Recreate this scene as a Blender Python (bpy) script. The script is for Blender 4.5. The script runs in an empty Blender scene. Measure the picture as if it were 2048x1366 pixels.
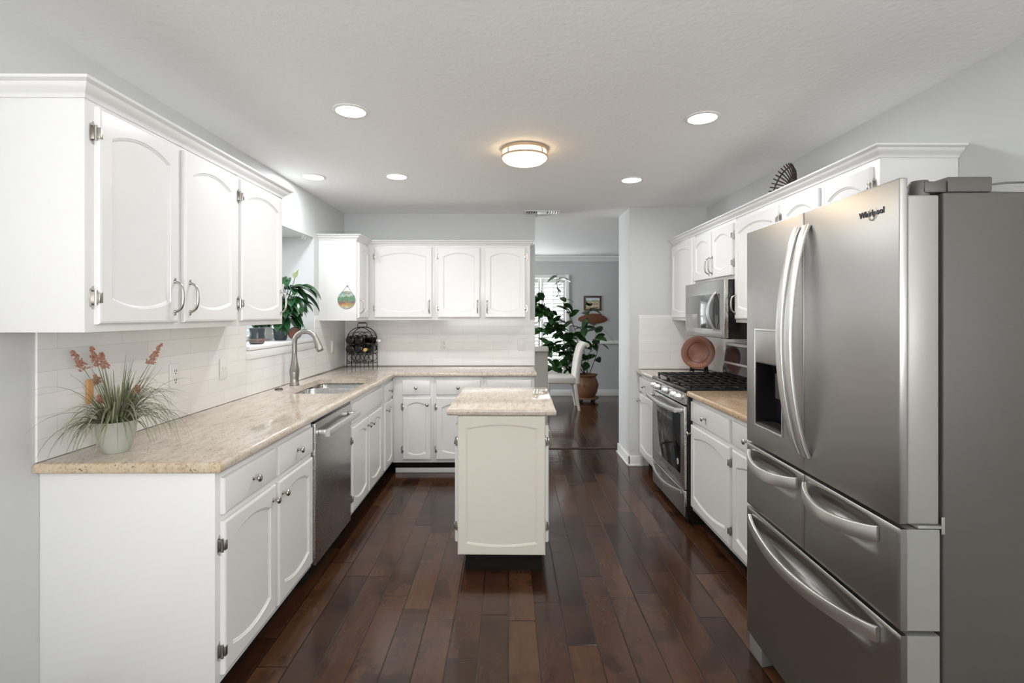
import bpy, bmesh, math, random
from mathutils import Vector, Matrix, Euler

random.seed(7)
SC = bpy.context.scene
COL = SC.collection
PI = math.pi

# ------------------------------------------------------------------ camera, world, exposure
CAM_H = 1.433
cam_data = bpy.data.cameras.new('camera')
cam_data.sensor_width = 36.0
cam_data.lens = 1000.0 / 2048.0 * 36.0
cam_data.shift_y = -(683 - 628) / 2048.0
cam_data.clip_start = 0.02
cam = bpy.data.objects.new('camera', cam_data)
COL.objects.link(cam)
cam.location = (0, 0, CAM_H)
cam.rotation_euler = (PI / 2, 0, -math.atan(0.007))
SC.camera = cam

SC.view_settings.view_transform = 'Standard'
SC.view_settings.look = 'None'
SC.view_settings.gamma = 1.0
SC.view_settings.use_curve_mapping = False
SC.view_settings.exposure = 0.54
SC.cycles.max_bounces = 10
SC.cycles.diffuse_bounces = 6
SC.cycles.glossy_bounces = 6
SC.cycles.transmission_bounces = 8
SC.cycles.sample_clamp_indirect = 6.0
SC.cycles.use_denoising = True

world = bpy.data.worlds.new('daylight')
SC.world = world
world.use_nodes = True
wn = world.node_tree.nodes
wl = world.node_tree.links
wn.clear()
w_out = wn.new('ShaderNodeOutputWorld')
w_bg = wn.new('ShaderNodeBackground')
w_bg.inputs['Color'].default_value = (0.88, 0.95, 1.0, 1)
w_bg.inputs['Strength'].default_value = 1.25
wl.new(w_bg.outputs[0], w_out.inputs[0])

# room dimensions
XL, XR, YB = -1.65, 1.875, 5.035
CEIL = 2.44
YREAR = -3.2
YD = 8.75            # far wall of the dining room
YOPEN = 5.185        # dining side of the wall with the opening


def area_light(name, loc, rot, sx, sy, power, color, shape='RECTANGLE', spread=None, parent=None):
    d = bpy.data.lights.new(name, 'AREA')
    d.shape = shape
    d.size = sx
    d.size_y = sy
    d.energy = power
    d.color = color
    if spread:
        d.spread = spread
    o = bpy.data.objects.new(name, d)
    COL.objects.link(o)
    o.location = loc
    o.rotation_euler = rot
    if parent:
        o.parent = parent
    return o


# daylight by the dining and bay windows, and added fill lamps out of view
area_light('fill_rear', (-0.55, YREAR - 0.10, 1.45), (PI / 2 + 1.2, 0, 0), 2.0, 1.7, 105, (1.0, 0.995, 0.98))  # unseen fill behind the camera, tilted up to brighten the ceiling
area_light('fill_rear_side', (1.98, -1.4, 1.45), (PI / 2 + .95, 0, PI / 2), 1.9, 1.5, 85, (1.0, 0.995, 0.98))  # unseen side fill, added to lift the left doors and the ceiling
area_light('daylight_dining', (0.0, YD + 0.35, 1.35), (-PI / 2, 0, 0), 2.1, 1.7, 70, (0.93, 0.98, 1.0))
area_light('fill_dining_side', (-2.55, 6.9, 1.5), (0, -PI / 2, 0), 1.5, 1.6, 60, (0.95, 0.98, 1.0))  # added lamp before a windowless wall, brightens the dim dining room
area_light('daylight_bay', (-2.25, 3.7, 1.65), (0, -PI / 2, 0), 0.9, 1.1, 3, (0.90, 0.98, 0.97))


# ------------------------------------------------------------------ helpers
def tag(o, label=None, cat=None, group=None, kind=None):
    if label: o['label'] = label
    if cat: o['category'] = cat
    if group: o['group'] = group
    if kind: o['kind'] = kind
    return o


def empty(name, loc=(0, 0, 0), rz=0.0, label=None, cat=None, group=None):
    o = bpy.data.objects.new(name, None)
    o.empty_display_size = 0.05
    COL.objects.link(o)
    o.location = loc
    o.rotation_euler = (0, 0, rz)
    return tag(o, label, cat, group)


def link_mesh(name, me, parent=None, loc=(0, 0, 0), rot=(0, 0, 0)):
    o = bpy.data.objects.new(name, me)
    COL.objects.link(o)
    o.location = loc
    o.rotation_euler = rot
    if parent: o.parent = parent
    return o


class MB:
    """collects shapes into one bmesh"""
    def __init__(self):
        self.bm = bmesh.new()

    def _merge(self, tmp, mi=0):
        off = {}
        for v in tmp.verts:
            off[v] = self.bm.verts.new(v.co)
        for f in tmp.faces:
            try:
                nf = self.bm.faces.new([off[v] for v in f.verts])
                nf.material_index = mi
            except ValueError:
                pass
        tmp.free()

    def box(self, x0, x1, y0, y1, z0, z1, bev=0.0, seg=2, mi=0, mat=None):
        t = bmesh.new()
        bmesh.ops.create_cube(t, size=1.0)
        for v in t.verts:
            v.co = Vector(((x0 + x1) / 2 + v.co.x * (x1 - x0), (y0 + y1) / 2 + v.co.y * (y1 - y0), (z0 + z1) / 2 + v.co.z * (z1 - z0)))
        if bev > 0:
            bmesh.ops.bevel(t, geom=list(t.edges), offset=bev, segments=seg, profile=0.5, affect='EDGES')
        if mat: bmesh.ops.transform(t, matrix=mat, verts=t.verts)
        self._merge(t, mi)
        return self

    def prism(self, pts, z0, z1, bev=0.0, seg=2, mi=0, mat=None, bev_vertical=False):
        """polygon in xy extruded along z"""
        t = bmesh.new()
        a = [t.verts.new((p[0], p[1], z0)) for p in pts]
        b = [t.verts.new((p[0], p[1], z1)) for p in pts]
        n = len(pts)
        t.faces.new(a[::-1])
        t.faces.new(b)
        for i in range(n):
            t.faces.new((a[i], a[(i + 1) % n], b[(i + 1) % n], b[i]))
        bmesh.ops.recalc_face_normals(t, faces=t.faces)
        if bev > 0:
            es = [e for e in t.edges if bev_vertical or abs(e.verts[0].co.z - e.verts[1].co.z) < 1e-6]
            bmesh.ops.bevel(t, geom=es, offset=bev, segments=seg, profile=0.5, affect='EDGES')
        if mat: bmesh.ops.transform(t, matrix=mat, verts=t.verts)
        self._merge(t, mi)
        return self

    def lathe(self, prof, seg=24, mat=None, mi=0, cap=True):
        """profile [(r,z)] about z"""
        t = bmesh.new()
        rings = []
        for r, z in prof:
            if r < 1e-6:
                rings.append([t.verts.new((0, 0, z))])
            else:
                rings.append([t.verts.new((r * math.cos(2 * PI * k / seg), r * math.sin(2 * PI * k / seg), z)) for k in range(seg)])
        for a, b in zip(rings, rings[1:]):
            for k in range(seg):
                k2 = (k + 1) % seg
                if len(a) == 1 and len(b) == 1: continue
                if len(a) == 1: t.faces.new((a[0], b[k2], b[k]))
                elif len(b) == 1: t.faces.new((a[k], a[k2], b[0]))
                else: t.faces.new((a[k], a[k2], b[k2], b[k]))
        if cap:
            if len(rings[0]) > 1: t.faces.new(rings[0])
            if len(rings[-1]) > 1: t.faces.new(rings[-1])
        bmesh.ops.recalc_face_normals(t, faces=t.faces)
        if mat: bmesh.ops.transform(t, matrix=mat, verts=t.verts)
        self._merge(t, mi)
        return self

    def tube(self, pts, r, seg=8, mi=0, closed=False):
        pts = [Vector(p) for p in pts]
        n = len(pts)
        rs = r if isinstance(r, (list, tuple)) else [r] * n
        t = bmesh.new()
        rings = []
        prev = None
        for i, p in enumerate(pts):
            if closed: d = pts[(i + 1) % n] - pts[i - 1]
            else: d = pts[min(i + 1, n - 1)] - pts[max(i - 1, 0)]
            if d.length < 1e-9: d = Vector((0, 0, 1))
            d.normalize()
            if prev is None:
                u = d.orthogonal().normalized()
            else:
                u = (prev - d * prev.dot(d))
                if u.length < 1e-6: u = d.orthogonal()
                u.normalize()
            prev = u
            w = d.cross(u)
            rings.append([t.verts.new(p + (u * math.cos(2 * PI * k / seg) + w * math.sin(2 * PI * k / seg)) * rs[i]) for k in range(seg)])
        m = n if closed else n - 1
        for i in range(m):
            a, b = rings[i], rings[(i + 1) % n]
            for k in range(seg):
                t.faces.new((a[k], a[(k + 1) % seg], b[(k + 1) % seg], b[k]))
        if not closed:
            t.faces.new(rings[0][::-1])
            t.faces.new(rings[-1])
        bmesh.ops.recalc_face_normals(t, faces=t.faces)
        self._merge(t, mi)
        return self

    def sweep(self, pts, side, w, th, mi=0, rounded=0.0):
        """rectangular bar along pts; side = fixed lateral unit vector, w across it, th across the other; w/th may be lists"""
        pts = [Vector(p) for p in pts]
        side = Vector(side).normalized()
        n = len(pts)
        ws = w if isinstance(w, (list, tuple)) else [w] * n
        ts = th if isinstance(th, (list, tuple)) else [th] * n
        t = bmesh.new()
        rings = []
        for i, p in enumerate(pts):
            d = (pts[min(i + 1, n - 1)] - pts[max(i - 1, 0)]).normalized()
            nrm = d.cross(side).normalized()
            a, b = ws[i] / 2, ts[i] / 2
            c = min(a, b) * 0.35 if rounded == 0.0 else min(rounded, a * .98, b * .98)
            loop = []
            for sx, sy, order in ((1, 1, 0), (-1, 1, 1), (-1, -1, 0), (1, -1, 1)):
                q = [(sx * a, sy * (b - c)), (sx * (a - c * .3), sy * (b - c * .3)), (sx * (a - c), sy * b)]
                if order: q = q[::-1]
                loop += q
            rings.append([t.verts.new(p + side * x + nrm * y) for x, y in loop])
        m = len(rings[0])
        for a, b in zip(rings, rings[1:]):
            for k in range(m):
                t.faces.new((a[k], a[(k + 1) % m], b[(k + 1) % m], b[k]))
        t.faces.new(rings[0][::-1])
        t.faces.new(rings[-1])
        bmesh.ops.recalc_face_normals(t, faces=t.faces)
        self._merge(t, mi)
        return self

    def loft(self, loops, mi=0, cap0=False, cap1=False, closed=True):
        t = bmesh.new()
        rings = [[t.verts.new(p) for p in lp] for lp in loops]
        n = len(rings[0])
        for a, b in zip(rings, rings[1:]):
            for k in range(n if closed else n - 1):
                t.faces.new((a[k], a[(k + 1) % n], b[(k + 1) % n], b[k]))
        if cap0: t.faces.new(rings[0][::-1])
        if cap1: t.faces.new(rings[-1])
        bmesh.ops.recalc_face_normals(t, faces=t.faces)
        self._merge(t, mi)
        return self

    def mesh(self, name, mats, smooth=35):
        me = bpy.data.meshes.new(name)
        self.bm.to_mesh(me)
        self.bm.free()
        for m in (mats if isinstance(mats, (list, tuple)) else [mats]):
            me.materials.append(m)
        if smooth:
            me.polygons.foreach_set('use_smooth', [True] * len(me.polygons))
            me.set_sharp_from_angle(angle=math.radians(smooth))
        me.update()
        return me

    def build(self, name, mats, parent=None, loc=(0, 0, 0), rot=(0, 0, 0), smooth=35):
        return link_mesh(name, self.mesh(name, mats, smooth), parent, loc, rot)


def boolean_cut(o, cutter_mb):
    """cut a shape out of a mesh object, for good"""
    c = cutter_mb.build('cut', o.data.materials[0] if o.data.materials else None, None, smooth=0)
    c.parent = o.parent
    c.matrix_parent_inverse.identity()
    md = o.modifiers.new('cut', 'BOOLEAN')
    md.object = c
    md.operation = 'DIFFERENCE'
    md.solver = 'EXACT'
    bpy.context.view_layer.update()
    dg = bpy.context.evaluated_depsgraph_get()
    me = bpy.data.meshes.new_from_object(o.evaluated_get(dg))
    o.modifiers.clear()
    old = o.data
    o.data = me
    me.name = old.name
    cm = c.data
    bpy.data.objects.remove(c)
    bpy.data.meshes.remove(cm)
    me.polygons.foreach_set('use_smooth', [True] * len(me.polygons))
    me.set_sharp_from_angle(angle=math.radians(35))
    return o


ROTX = lambda a: Matrix.Rotation(a, 4, 'X')
ROTY = lambda a: Matrix.Rotation(a, 4, 'Y')
ROTZ = lambda a: Matrix.Rotation(a, 4, 'Z')
TR = lambda x, y, z: Matrix.Translation((x, y, z))
FWD = ROTX(PI / 2)       # lathe axis z -> -y (towards the front of a cabinet)


# ------------------------------------------------------------------ materials
class NT:
    def __init__(self, name):
        self.m = bpy.data.materials.new(name)
        self.m.use_nodes = True
        self.t = self.m.node_tree
        self.p = self.t.nodes['Principled BSDF']

    def n(self, kind, **kw):
        nd = self.t.nodes.new('ShaderNode' + kind)
        for k, v in kw.items():
            setattr(nd, k, v)
        return nd

    def l(self, a, b):
        self.t.links.new(a, b)

    def s(self, **kw):
        for k, v in kw.items():
            i = self.p.inputs[k.replace('_', ' ')]
            i.default_value = v if not (isinstance(v, tuple) and len(v) == 3) else v + (1,)
        return self

    def math(self, op, a, b=None, c=None):
        nd = self.n('Math', operation=op)
        for i, v in enumerate((a, b, c)):
            if v is None: continue
            if isinstance(v, (int, float)): nd.inputs[i].default_value = v
            else: self.l(v, nd.inputs[i])
        return nd.outputs[0]

    def coord(self, kind='Object'):
        return self.n('TexCoord').outputs[kind]

    def noise(self, vec, scale, detail=3, rough=.55, out='Fac'):
        nd = self.n('TexNoise')
        nd.inputs['Scale'].default_value = scale
        nd.inputs['Detail'].default_value = detail
        nd.inputs['Roughness'].default_value = rough
        if vec is not None: self.l(vec, nd.inputs['Vector'])
        return nd.outputs[out]

    def scaled(self, vec, sx, sy, sz, rot=(0, 0, 0)):
        nd = self.n('Mapping')
        nd.inputs['Scale'].default_value = (sx, sy, sz)
        nd.inputs['Rotation'].default_value = rot
        self.l(vec, nd.inputs['Vector'])
        return nd.outputs[0]

    def ramp(self, fac, stops):
        nd = self.n('ValToRGB')
        el = nd.color_ramp.elements
        while len(el) < len(stops): el.new(0.5)
        for e, (p, c) in zip(el, stops):
            e.position = p
            e.color = c + (1,) if len(c) == 3 else c
        self.l(fac, nd.inputs[0])
        return nd.outputs[0]

    def mix(self, fac, a, b, blend='MIX'):
        nd = self.n('Mix', data_type='RGBA', blend_type=blend)
        for i, v in ((0, fac), (6, a), (7, b)):
            if isinstance(v, (int, float)): nd.inputs[i].default_value = v
            elif isinstance(v, tuple): nd.inputs[i].default_value = v + (1,)
            else: self.l(v, nd.inputs[i])
        return nd.outputs[2]

    def bump(self, h, strength=.2, dist=.01):
        nd = self.n('Bump')
        nd.inputs['Strength'].default_value = strength
        nd.inputs['Distance'].default_value = dist
        self.l(h, nd.inputs['Height'])
        self.l(nd.outputs[0], self.p.inputs['Normal'])


def plain(name, col, rough=.5, metal=0.0, coat=0.0, bump=0.0, bscale=60, spec=None):
    k = NT(name).s(Base_Color=col, Roughness=rough, Metallic=metal)
    if coat: k.s(Coat_Weight=coat, Coat_Roughness=.08)
    if spec is not None: k.p.inputs['Specular IOR Level'].default_value = spec
    if bump:
        k.bump(k.noise(k.coord(), bscale), bump, .004)
    return k.m


def emit(name, col, strength):
    k = NT(name).s(Base_Color=col, Roughness=.4)
    k.p.inputs['Emission Color'].default_value = col + (1,)
    k.p.inputs['Emission Strength'].default_value = strength
    return k.m


def wood_floor():
    k = NT('dark_hardwood')
    xyz = k.n('SeparateXYZ')
    k.l(k.coord(), xyz.inputs[0])
    X, Y = xyz.outputs[0], xyz.outputs[1]
    W, L = 0.128, 0.85
    xi = k.math('DIVIDE', X, W)
    i = k.math('FLOOR', xi)
    fx = k.math('FRACT', xi)
    wn1 = k.n('TexWhiteNoise', noise_dimensions='1D')
    k.l(i, wn1.inputs['W'])
    yj = k.math('ADD', k.math('DIVIDE', Y, L), k.math('MULTIPLY', wn1.outputs['Value'], 7.3))
    j = k.math('FLOOR', yj)
    fy = k.math('FRACT', yj)
    cmb = k.n('CombineXYZ')
    k.l(i, cmb.inputs[0]); k.l(j, cmb.inputs[1])
    wn2 = k.n('TexWhiteNoise', noise_dimensions='3D')
    k.l(cmb.outputs[0], wn2.inputs['Vector'])
    rnd = wn2.outputs['Value']
    # distance to seams, in metres
    dx = k.math('MULTIPLY', k.math('MINIMUM', fx, k.math('SUBTRACT', 1.0, fx)), W)
    dy = k.math('MULTIPLY', k.math('MINIMUM', fy, k.math('SUBTRACT', 1.0, fy)), L)
    dmin = k.math('MINIMUM', dx, dy)
    seam = k.n('MapRange'); seam.interpolation_type = 'SMOOTHSTEP'
    seam.inputs['From Min'].default_value = 0.0004
    seam.inputs['From Max'].default_value = 0.0042
    k.l(dmin, seam.inputs['Value'])
    sm = seam.outputs['Result']
    # grain
    off = k.n('VectorMath', operation='ADD')
    sc = k.n('VectorMath', operation='SCALE'); sc.inputs['Scale'].default_value = 9.0
    k.l(wn2.outputs['Color'], sc.inputs[0])
    k.l(k.coord(), off.inputs[0]); k.l(sc.outputs[0], off.inputs[1])
    gv = k.scaled(off.outputs[0], 9, 1.1, 1)
    g1 = k.noise(gv, 2.2, 5, .6)
    fine = k.noise(k.scaled(off.outputs[0], 60, 3.5, 1), 2.0, 3, .6)
    blot = k.noise(k.scaled(off.outputs[0], 3.2, 2.2, 1), 2.4, 3, .5)
    base = k.ramp(rnd, [(0.0, (.033, .0137, .0074)), (.5, (.056, .0238, .0124)), (1.0, (.088, .039, .020))])
    c = k.mix(1.0, base, k.ramp(g1, [(.3, (.82, .81, .80)), (.7, (1.16, 1.14, 1.12))]), 'MULTIPLY')
    c = k.mix(1.0, c, k.ramp(blot, [(.30, (.42, .41, .41)), (.50, (1.04, 1.04, 1.04))]), 'MULTIPLY')
    c = k.mix(1.0, c, k.ramp(fine, [(.25, (.90, .90, .90)), (.75, (1.08, 1.08, 1.08))]), 'MULTIPLY')
    seam_col = k.mix(sm, (.010, .005, .003), c)
    k.l(seam_col, k.p.inputs['Base Color'])
    rr = k.n('MapRange')
    rr.inputs['To Min'].default_value = .13
    rr.inputs['To Max'].default_value = .21
    k.l(g1, rr.inputs['Value'])
    k.l(rr.outputs[0], k.p.inputs['Roughness'])
    scrape = k.noise(k.scaled(off.outputs[0], 2.6, 11, 1), 1.5, 2, .5)
    h = k.math('ADD', k.math('MULTIPLY', sm, .9), k.math('ADD', k.math('MULTIPLY', scrape, 0.7), k.math('MULTIPLY', fine, .02)))
    k.bump(h, .22, .006)
    k.p.inputs['Specular IOR Level'].default_value = .38
    k.s(Coat_Weight=.12, Coat_Roughness=.10)
    return k.m


def granite(name, gold=0.0):
    k = NT(name)
    v = k.coord()
    vein = k.noise(k.scaled(v, 26, 5.0, 20, (0, 0, math.radians(-24))), 1.6, 8, .68)
    cloud = k.noise(v, 5, 4, .6)
    speck = k.n('TexVoronoi'); speck.inputs['Scale'].default_value = 170
    k.l(v, speck.inputs['Vector'])
    rare = k.noise(v, 60, 2, .5)
    c = k.ramp(vein, [(.31, (.27, .225, .18)), (.45, (.55, .475, .40)), (.62, (.655, .585, .51)), (.8, (.48, .37, .265))])
    c = k.mix(.35, c, k.ramp(cloud, [(.3, (.50, .435, .365)), (.7, (.645, .58, .505))]))
    if gold: c = k.mix(gold, c, (.52, .31, .13))
    sp = k.ramp(speck.outputs['Color'], [(.05, (.48, .43, .38)), (.35, (1.0, 1.0, 1.0)), (1.0, (1.1, 1.08, 1.05))])
    c = k.mix(.55, c, k.mix(1.0, c, sp, 'MULTIPLY'))
    dark = k.ramp(rare, [(.27, (.15, .11, .09)), (.33, (1, 1, 1))])
    c = k.mix(.8, c, k.mix(1.0, c, dark, 'MULTIPLY'))
    if not gold:
        sx = k.n('SeparateXYZ'); k.l(v, sx.inputs[0])
        near = k.n('MapRange')
        near.inputs['From Min'].default_value = 1.785
        near.inputs['From Max'].default_value = 1.735
        k.l(k.math('ADD', sx.outputs[1], k.math('MULTIPLY', k.math('SUBTRACT', k.noise(v, 9, 3), .5), .12)), near.inputs['Value'])
        far = k.math('GREATER_THAN', sx.outputs[1], 1.6)
        c = k.mix(k.math('MULTIPLY', k.math('MULTIPLY', near.outputs[0], far), .55), c, k.mix(1.0, c, (.92, .76, .44), 'MULTIPLY'))
    k.l(c, k.p.inputs['Base Color'])
    k.s(Roughness=.07)
    return k.m


def tile(name, axis):
    k = NT(name)
    xyz = k.n('SeparateXYZ')
    k.l(k.coord(), xyz.inputs[0])
    cmb = k.n('CombineXYZ')
    k.l(xyz.outputs[axis], cmb.inputs[0])
    k.l(k.math('SUBTRACT', xyz.outputs[2], .915), cmb.inputs[1])
    br = k.n('TexBrick')
    k.l(cmb.outputs[0], br.inputs['Vector'])
    br.inputs['Color1'].default_value = (.83, .82, .80, 1)
    br.inputs['Color2'].default_value = (.79, .78, .765, 1)
    br.inputs['Mortar'].default_value = (.68, .665, .64, 1)
    br.inputs['Scale'].default_value = 1.0
    br.inputs['Mortar Size'].default_value = .0013
    br.inputs['Mortar Smooth'].default_value = .3
    br.inputs['Bias'].default_value = 0
    br.inputs['Brick Width'].default_value = .305
    br.inputs['Row Height'].default_value = .0785
    k.l(br.outputs['Color'], k.p.inputs['Base Color'])
    inv = k.math('SUBTRACT', 1.0, br.outputs['Fac'])
    wob = k.noise(k.coord(), 9, 1, .5)
    k.bump(k.math('ADD', inv, k.math('MULTIPLY', wob, .5)), .25, .002)
    k.s(Roughness=.12)
    return k.m


def brushed(name, col, rough, axis=2, strength=.06, aniso=0.0):
    k = NT(name)
    s = [260, 260, 260]
    s[axis] = 3
    n = k.noise(k.scaled(k.coord(), *s), 1.0, 3, .6)
    k.s(Base_Color=col, Metallic=1.0)
    mr = k.n('MapRange')
    mr.inputs['To Min'].default_value = rough - .05
    mr.inputs['To Max'].default_value = rough + .07
    k.l(n, mr.inputs['Value'])
    k.l(mr.outputs[0], k.p.inputs['Roughness'])
    k.bump(n, strength, .001)
    if aniso:
        k.s(Anisotropic=aniso)
        tg = k.n('Tangent', direction_type='RADIAL', axis='Z')
        k.l(tg.outputs[0], k.p.inputs['Tangent'])
    return k.m


def ceiling_mat():
    k = NT('stomped_ceiling')
    k.s(Base_Color=(.88, .88, .87), Roughness=.75)
    v = k.coord()
    a = k.noise(v, 55, 3, .6)
    b = k.n('TexVoronoi'); b.inputs['Scale'].default_value = 30
    warp = k.n('VectorMath', operation='ADD')
    sc = k.n('VectorMath', operation='SCALE'); sc.inputs['Scale'].default_value = .06
    k.l(k.noise(v, 14, 3, .6, 'Color'), sc.inputs[0])
    k.l(v, warp.inputs[0]); k.l(sc.outputs[0], warp.inputs[1])
    k.l(warp.outputs[0], b.inputs['Vector'])
    h = k.math('ADD', k.math('MULTIPLY', a, .8), k.math('MULTIPLY', b.outputs['Distance'], .55))
    k.bump(h, .22, .008)
    return k.m


def white_paint():
    k = NT('white_gloss_paint')
    k.s(Base_Color=(.775, .772, .765), Roughness=.24)
    k.bump(k.noise(k.scaled(k.coord(), 90, 90, 7), 1.0, 2, .5), .05, .002)
    return k.m


def leaf_mat(name, dark, light, rough=.35):
    k = NT(name)
    c = k.ramp(k.noise(k.coord(), 9, 3, .6), [(.3, dark), (.7, light)])
    k.l(c, k.p.inputs['Base Color'])
    k.s(Roughness=rough)
    return k.m


M = {}
M['floor'] = wood_floor()
M['granite'] = granite('beige_granite')
M['granite_gold'] = granite('golden_granite', .55)
M['tile_side'] = tile('subway_tile_side', 1)
M['tile_back'] = tile('subway_tile_back', 0)
M['ceiling'] = ceiling_mat()
M['wall'] = plain('grey_wall_paint', (.61, .62, .62), .6, bump=.04, bscale=160)
M['wall_dining'] = plain('grey_dining_paint', (.50, .515, .51), .6, bump=.04, bscale=160)
M['trim'] = plain('white_trim', (.82, .82, .81), .3)
M['white'] = white_paint()
M['island_white'] = plain('cream_island_paint', (.74, .70, .61), .25)
M['toe'] = plain('black_toe_kick', (.008, .007, .006), .7, spec=.2)
M['steel'] = brushed('stainless_steel', (.44, .43, .412), .36, 2, .010, .65)
M['steel_h'] = brushed('stainless_steel_level', (.52, .51, .495), .26, 1, .012)
M['steel_handle'] = plain('bright_handle_steel', (.78, .78, .765), .36, metal=1.0)
M['fridge_grey'] = plain('grey_appliance_paint', (.072, .069, .061), .45, bump=.10, bscale=400)
M['door_side'] = plain('silver_door_side', (.30, .30, .275), .38, metal=.35)
M['nickel'] = plain('satin_nickel', (.48, .46, .43), .24, metal=1.0)
M['faucet'] = brushed('brushed_nickel', (.36, .345, .32), .34, 2, .01)
M['black'] = plain('black_enamel', (.012, .012, .013), .14)
M['black_matte'] = plain('black_iron', (.010, .010, .010), .5, spec=.3)
M['black_glass'] = plain('black_glass', (.008, .008, .009), .05, spec=.35)
M['mirror_glass'] = plain('mirrored_black_glass', (.012, .012, .013), .03, spec=1.0, coat=1.0)
M['dark_grey'] = plain('dark_grey_plastic', (.05, .05, .05), .35)
M['plastic_white'] = plain('white_plastic', (.80, .79, .77), .3)
M['slot'] = plain('dark_slot', (.03, .03, .03), .6)
M['fabric'] = plain('cream_upholstery', (.66, .63, .57), .85, bump=.15, bscale=300)
M['terracotta'] = plain('terracotta', (.21, .092, .045), .55, bump=.3, bscale=30)
M['leather_plate'] = plain('red_clay', (.20, .062, .034), .35, bump=.2, bscale=40)
M['plate_ring'] = plain('clay_ring', (.19, .055, .03), .35)
M['plate_ochre'] = plain('ochre_glaze', (.50, .22, .06), .4)
M['ficus'] = leaf_mat('rubber_leaf', (.012, .040, .012), (.035, .10, .025), .25)
M['lily'] = leaf_mat('lily_leaf', (.010, .045, .016), (.03, .11, .035), .25)
M['spathe'] = plain('pale_spathe', (.72, .80, .50), .5)
M['stem'] = plain('brown_stem', (.10, .065, .04), .7)
M['soil'] = plain('dark_soil', (.05, .03, .02), .9)
M['grass'] = leaf_mat('grass_blade', (.11, .125, .065), (.28, .295, .18), .5)
M['flower'] = plain('dusty_coral_flower', (.40, .195, .135), .75)
M['stone_pot'] = plain('grey_stone_pot', (.40, .41, .36), .6, bump=.25, bscale=90)
M['wood_plate'] = plain('honey_wood', (.62, .33, .13), .4)
M['carved_wood'] = plain('carved_red_wood', (.15, .048, .018), .4, bump=.5, bscale=40)
M['frame_wood'] = plain('dark_picture_frame', (.07, .03, .018), .35)
M['wine'] = plain('dark_bottle_glass', (.005, .006, .005), .08, spec=.35)
M['gold'] = plain('gold_foil', (.62, .42, .14), .35, metal=.8)
M['foil_white'] = plain('white_foil', (.82, .81, .78), .4)
M['wicker'] = plain('dark_wicker', (.045, .022, .014), .5)
M['copper'] = plain('grey_wire', (.20, .19, .18), .4, metal=.5)
M['led'] = emit('led_lens', (.96, .98, 1.0), 9.0)
M['warm_glass'] = emit('warm_diffuser', (1.0, .74, .45), 4.5)
M['glass_pot'] = plain('blue_grey_glaze', (.05, .065, .075), .2)
k = NT('clear_pane'); k.s(Base_Color=(1, 1, 1), Roughness=0.0, Transmission_Weight=1.0, IOR=1.02); M['pane'] = k.m


# ------------------------------------------------------------------ setting
def struct(name, mb, mat, parent=None, label=None, smooth=0):
    o = mb.build(name, mat, parent, smooth=smooth)
    if parent is None:
        o['kind'] = 'structure'
    if label: o['label'] = label
    return o


struct('floor', MB().box(-2.75, 3.2, YREAR - .15, YD + .15, -.06, 0), M['floor'])
struct('ceiling', MB().box(-2.75, 3.2, YREAR - .15, YD + .15, CEIL, CEIL + .06), M['ceiling'])

# left wall with the window box opening over the sink
BY0, BY1, BZ0, BZ1, BX = 3.16, 4.25, 1.20, 2.08, -1.99
T = .12
mb = MB()
mb.box(XL - T, XL, YREAR, BY0, 0, CEIL)
mb.box(XL - T, XL, BY1, YB, 0, CEIL)
mb.box(XL - T, XL, BY0, BY1, 0, BZ0)
mb.box(XL - T, XL, BY0, BY1, BZ1, CEIL)
struct('wall_left', mb, M['wall'])
mb = MB()
mb.box(BX - .02, XL - T, BY0 - .06, BY0, BZ0 - .05, BZ1 + .05)
mb.box(BX - .02, XL - T, BY1, BY1 + .06, BZ0 - .05, BZ1 + .05)
mb.box(BX - .02, XL - T, BY0, BY1, BZ1, BZ1 + .05)
struct('wall_bay', mb, M['wall'])
mb = MB().box(BX - .02, XL + .022, BY0 + .001, BY1 - .001, BZ0 + .001, BZ0 + .028, .006)
mb.box(XL + .001, XL + .016, BY0 - .02, BY1 - .01, BZ0 - .055, BZ0 - .001, .003)
struct('trim_1', mb, M['trim'], smooth=35)
# the bay window itself
w1 = empty('window_1'); w1['kind'] = 'structure'
mb = MB()
for y in (BY0 + .003, (BY0 + BY1) / 2 - .02, BY1 - .043):
    mb.box(BX - .015, BX + .025, y, y + .04, BZ0 + .03, BZ1 - .002, .004)
for z in (BZ0 + .03, BZ1 - .045):
    mb.box(BX - .014, BX + .024, BY0 + .004, BY1 - .004, z, z + .04, .004)
mb.build('window_frame', M['trim'], w1)
MB().box(BX - .004, BX, BY0 + .04, BY1 - .04, BZ0 + .06, BZ1 - .04).build('pane', M['pane'], w1, smooth=0)
mb = MB()
for i in range(20):
    z = BZ0 + .07 + i * .04
    mb.box(BX + .03, BX + .055, BY0 + .02, BY1 - .03, z, z + .003, mat=TR(BX + .042, 0, z) @ ROTY(.45) @ TR(-BX - .042, 0, -z))
mb.build('blind', M['trim'], w1, smooth=0)

# back wall (cabinet side) and stub wall, with the wide opening to the dining room
XO0, XO1, YS = .267, 1.146, 4.717
struct('wall_back', MB().box(-2.72, XO0, YB, YOPEN, 0, CEIL), M['wall'])
mb = MB().prism([(XO1, YS), (XR, YS), (XR, YOPEN - .05), (3.15, YOPEN - .05), (3.15, YOPEN), (XO1, YOPEN)], 0, CEIL)
struct('wall_stub', mb, M['wall'])
struct('wall_right', MB().box(XR, XR + T, YREAR, -2.4, 0, CEIL).box(XR, XR + T, -.4, YOPEN - .05, 0, CEIL).box(XR, XR + T, -2.4, -.4, 0, .6).box(XR, XR + T, -2.4, -.4, 2.25, CEIL), M['wall'])
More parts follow.
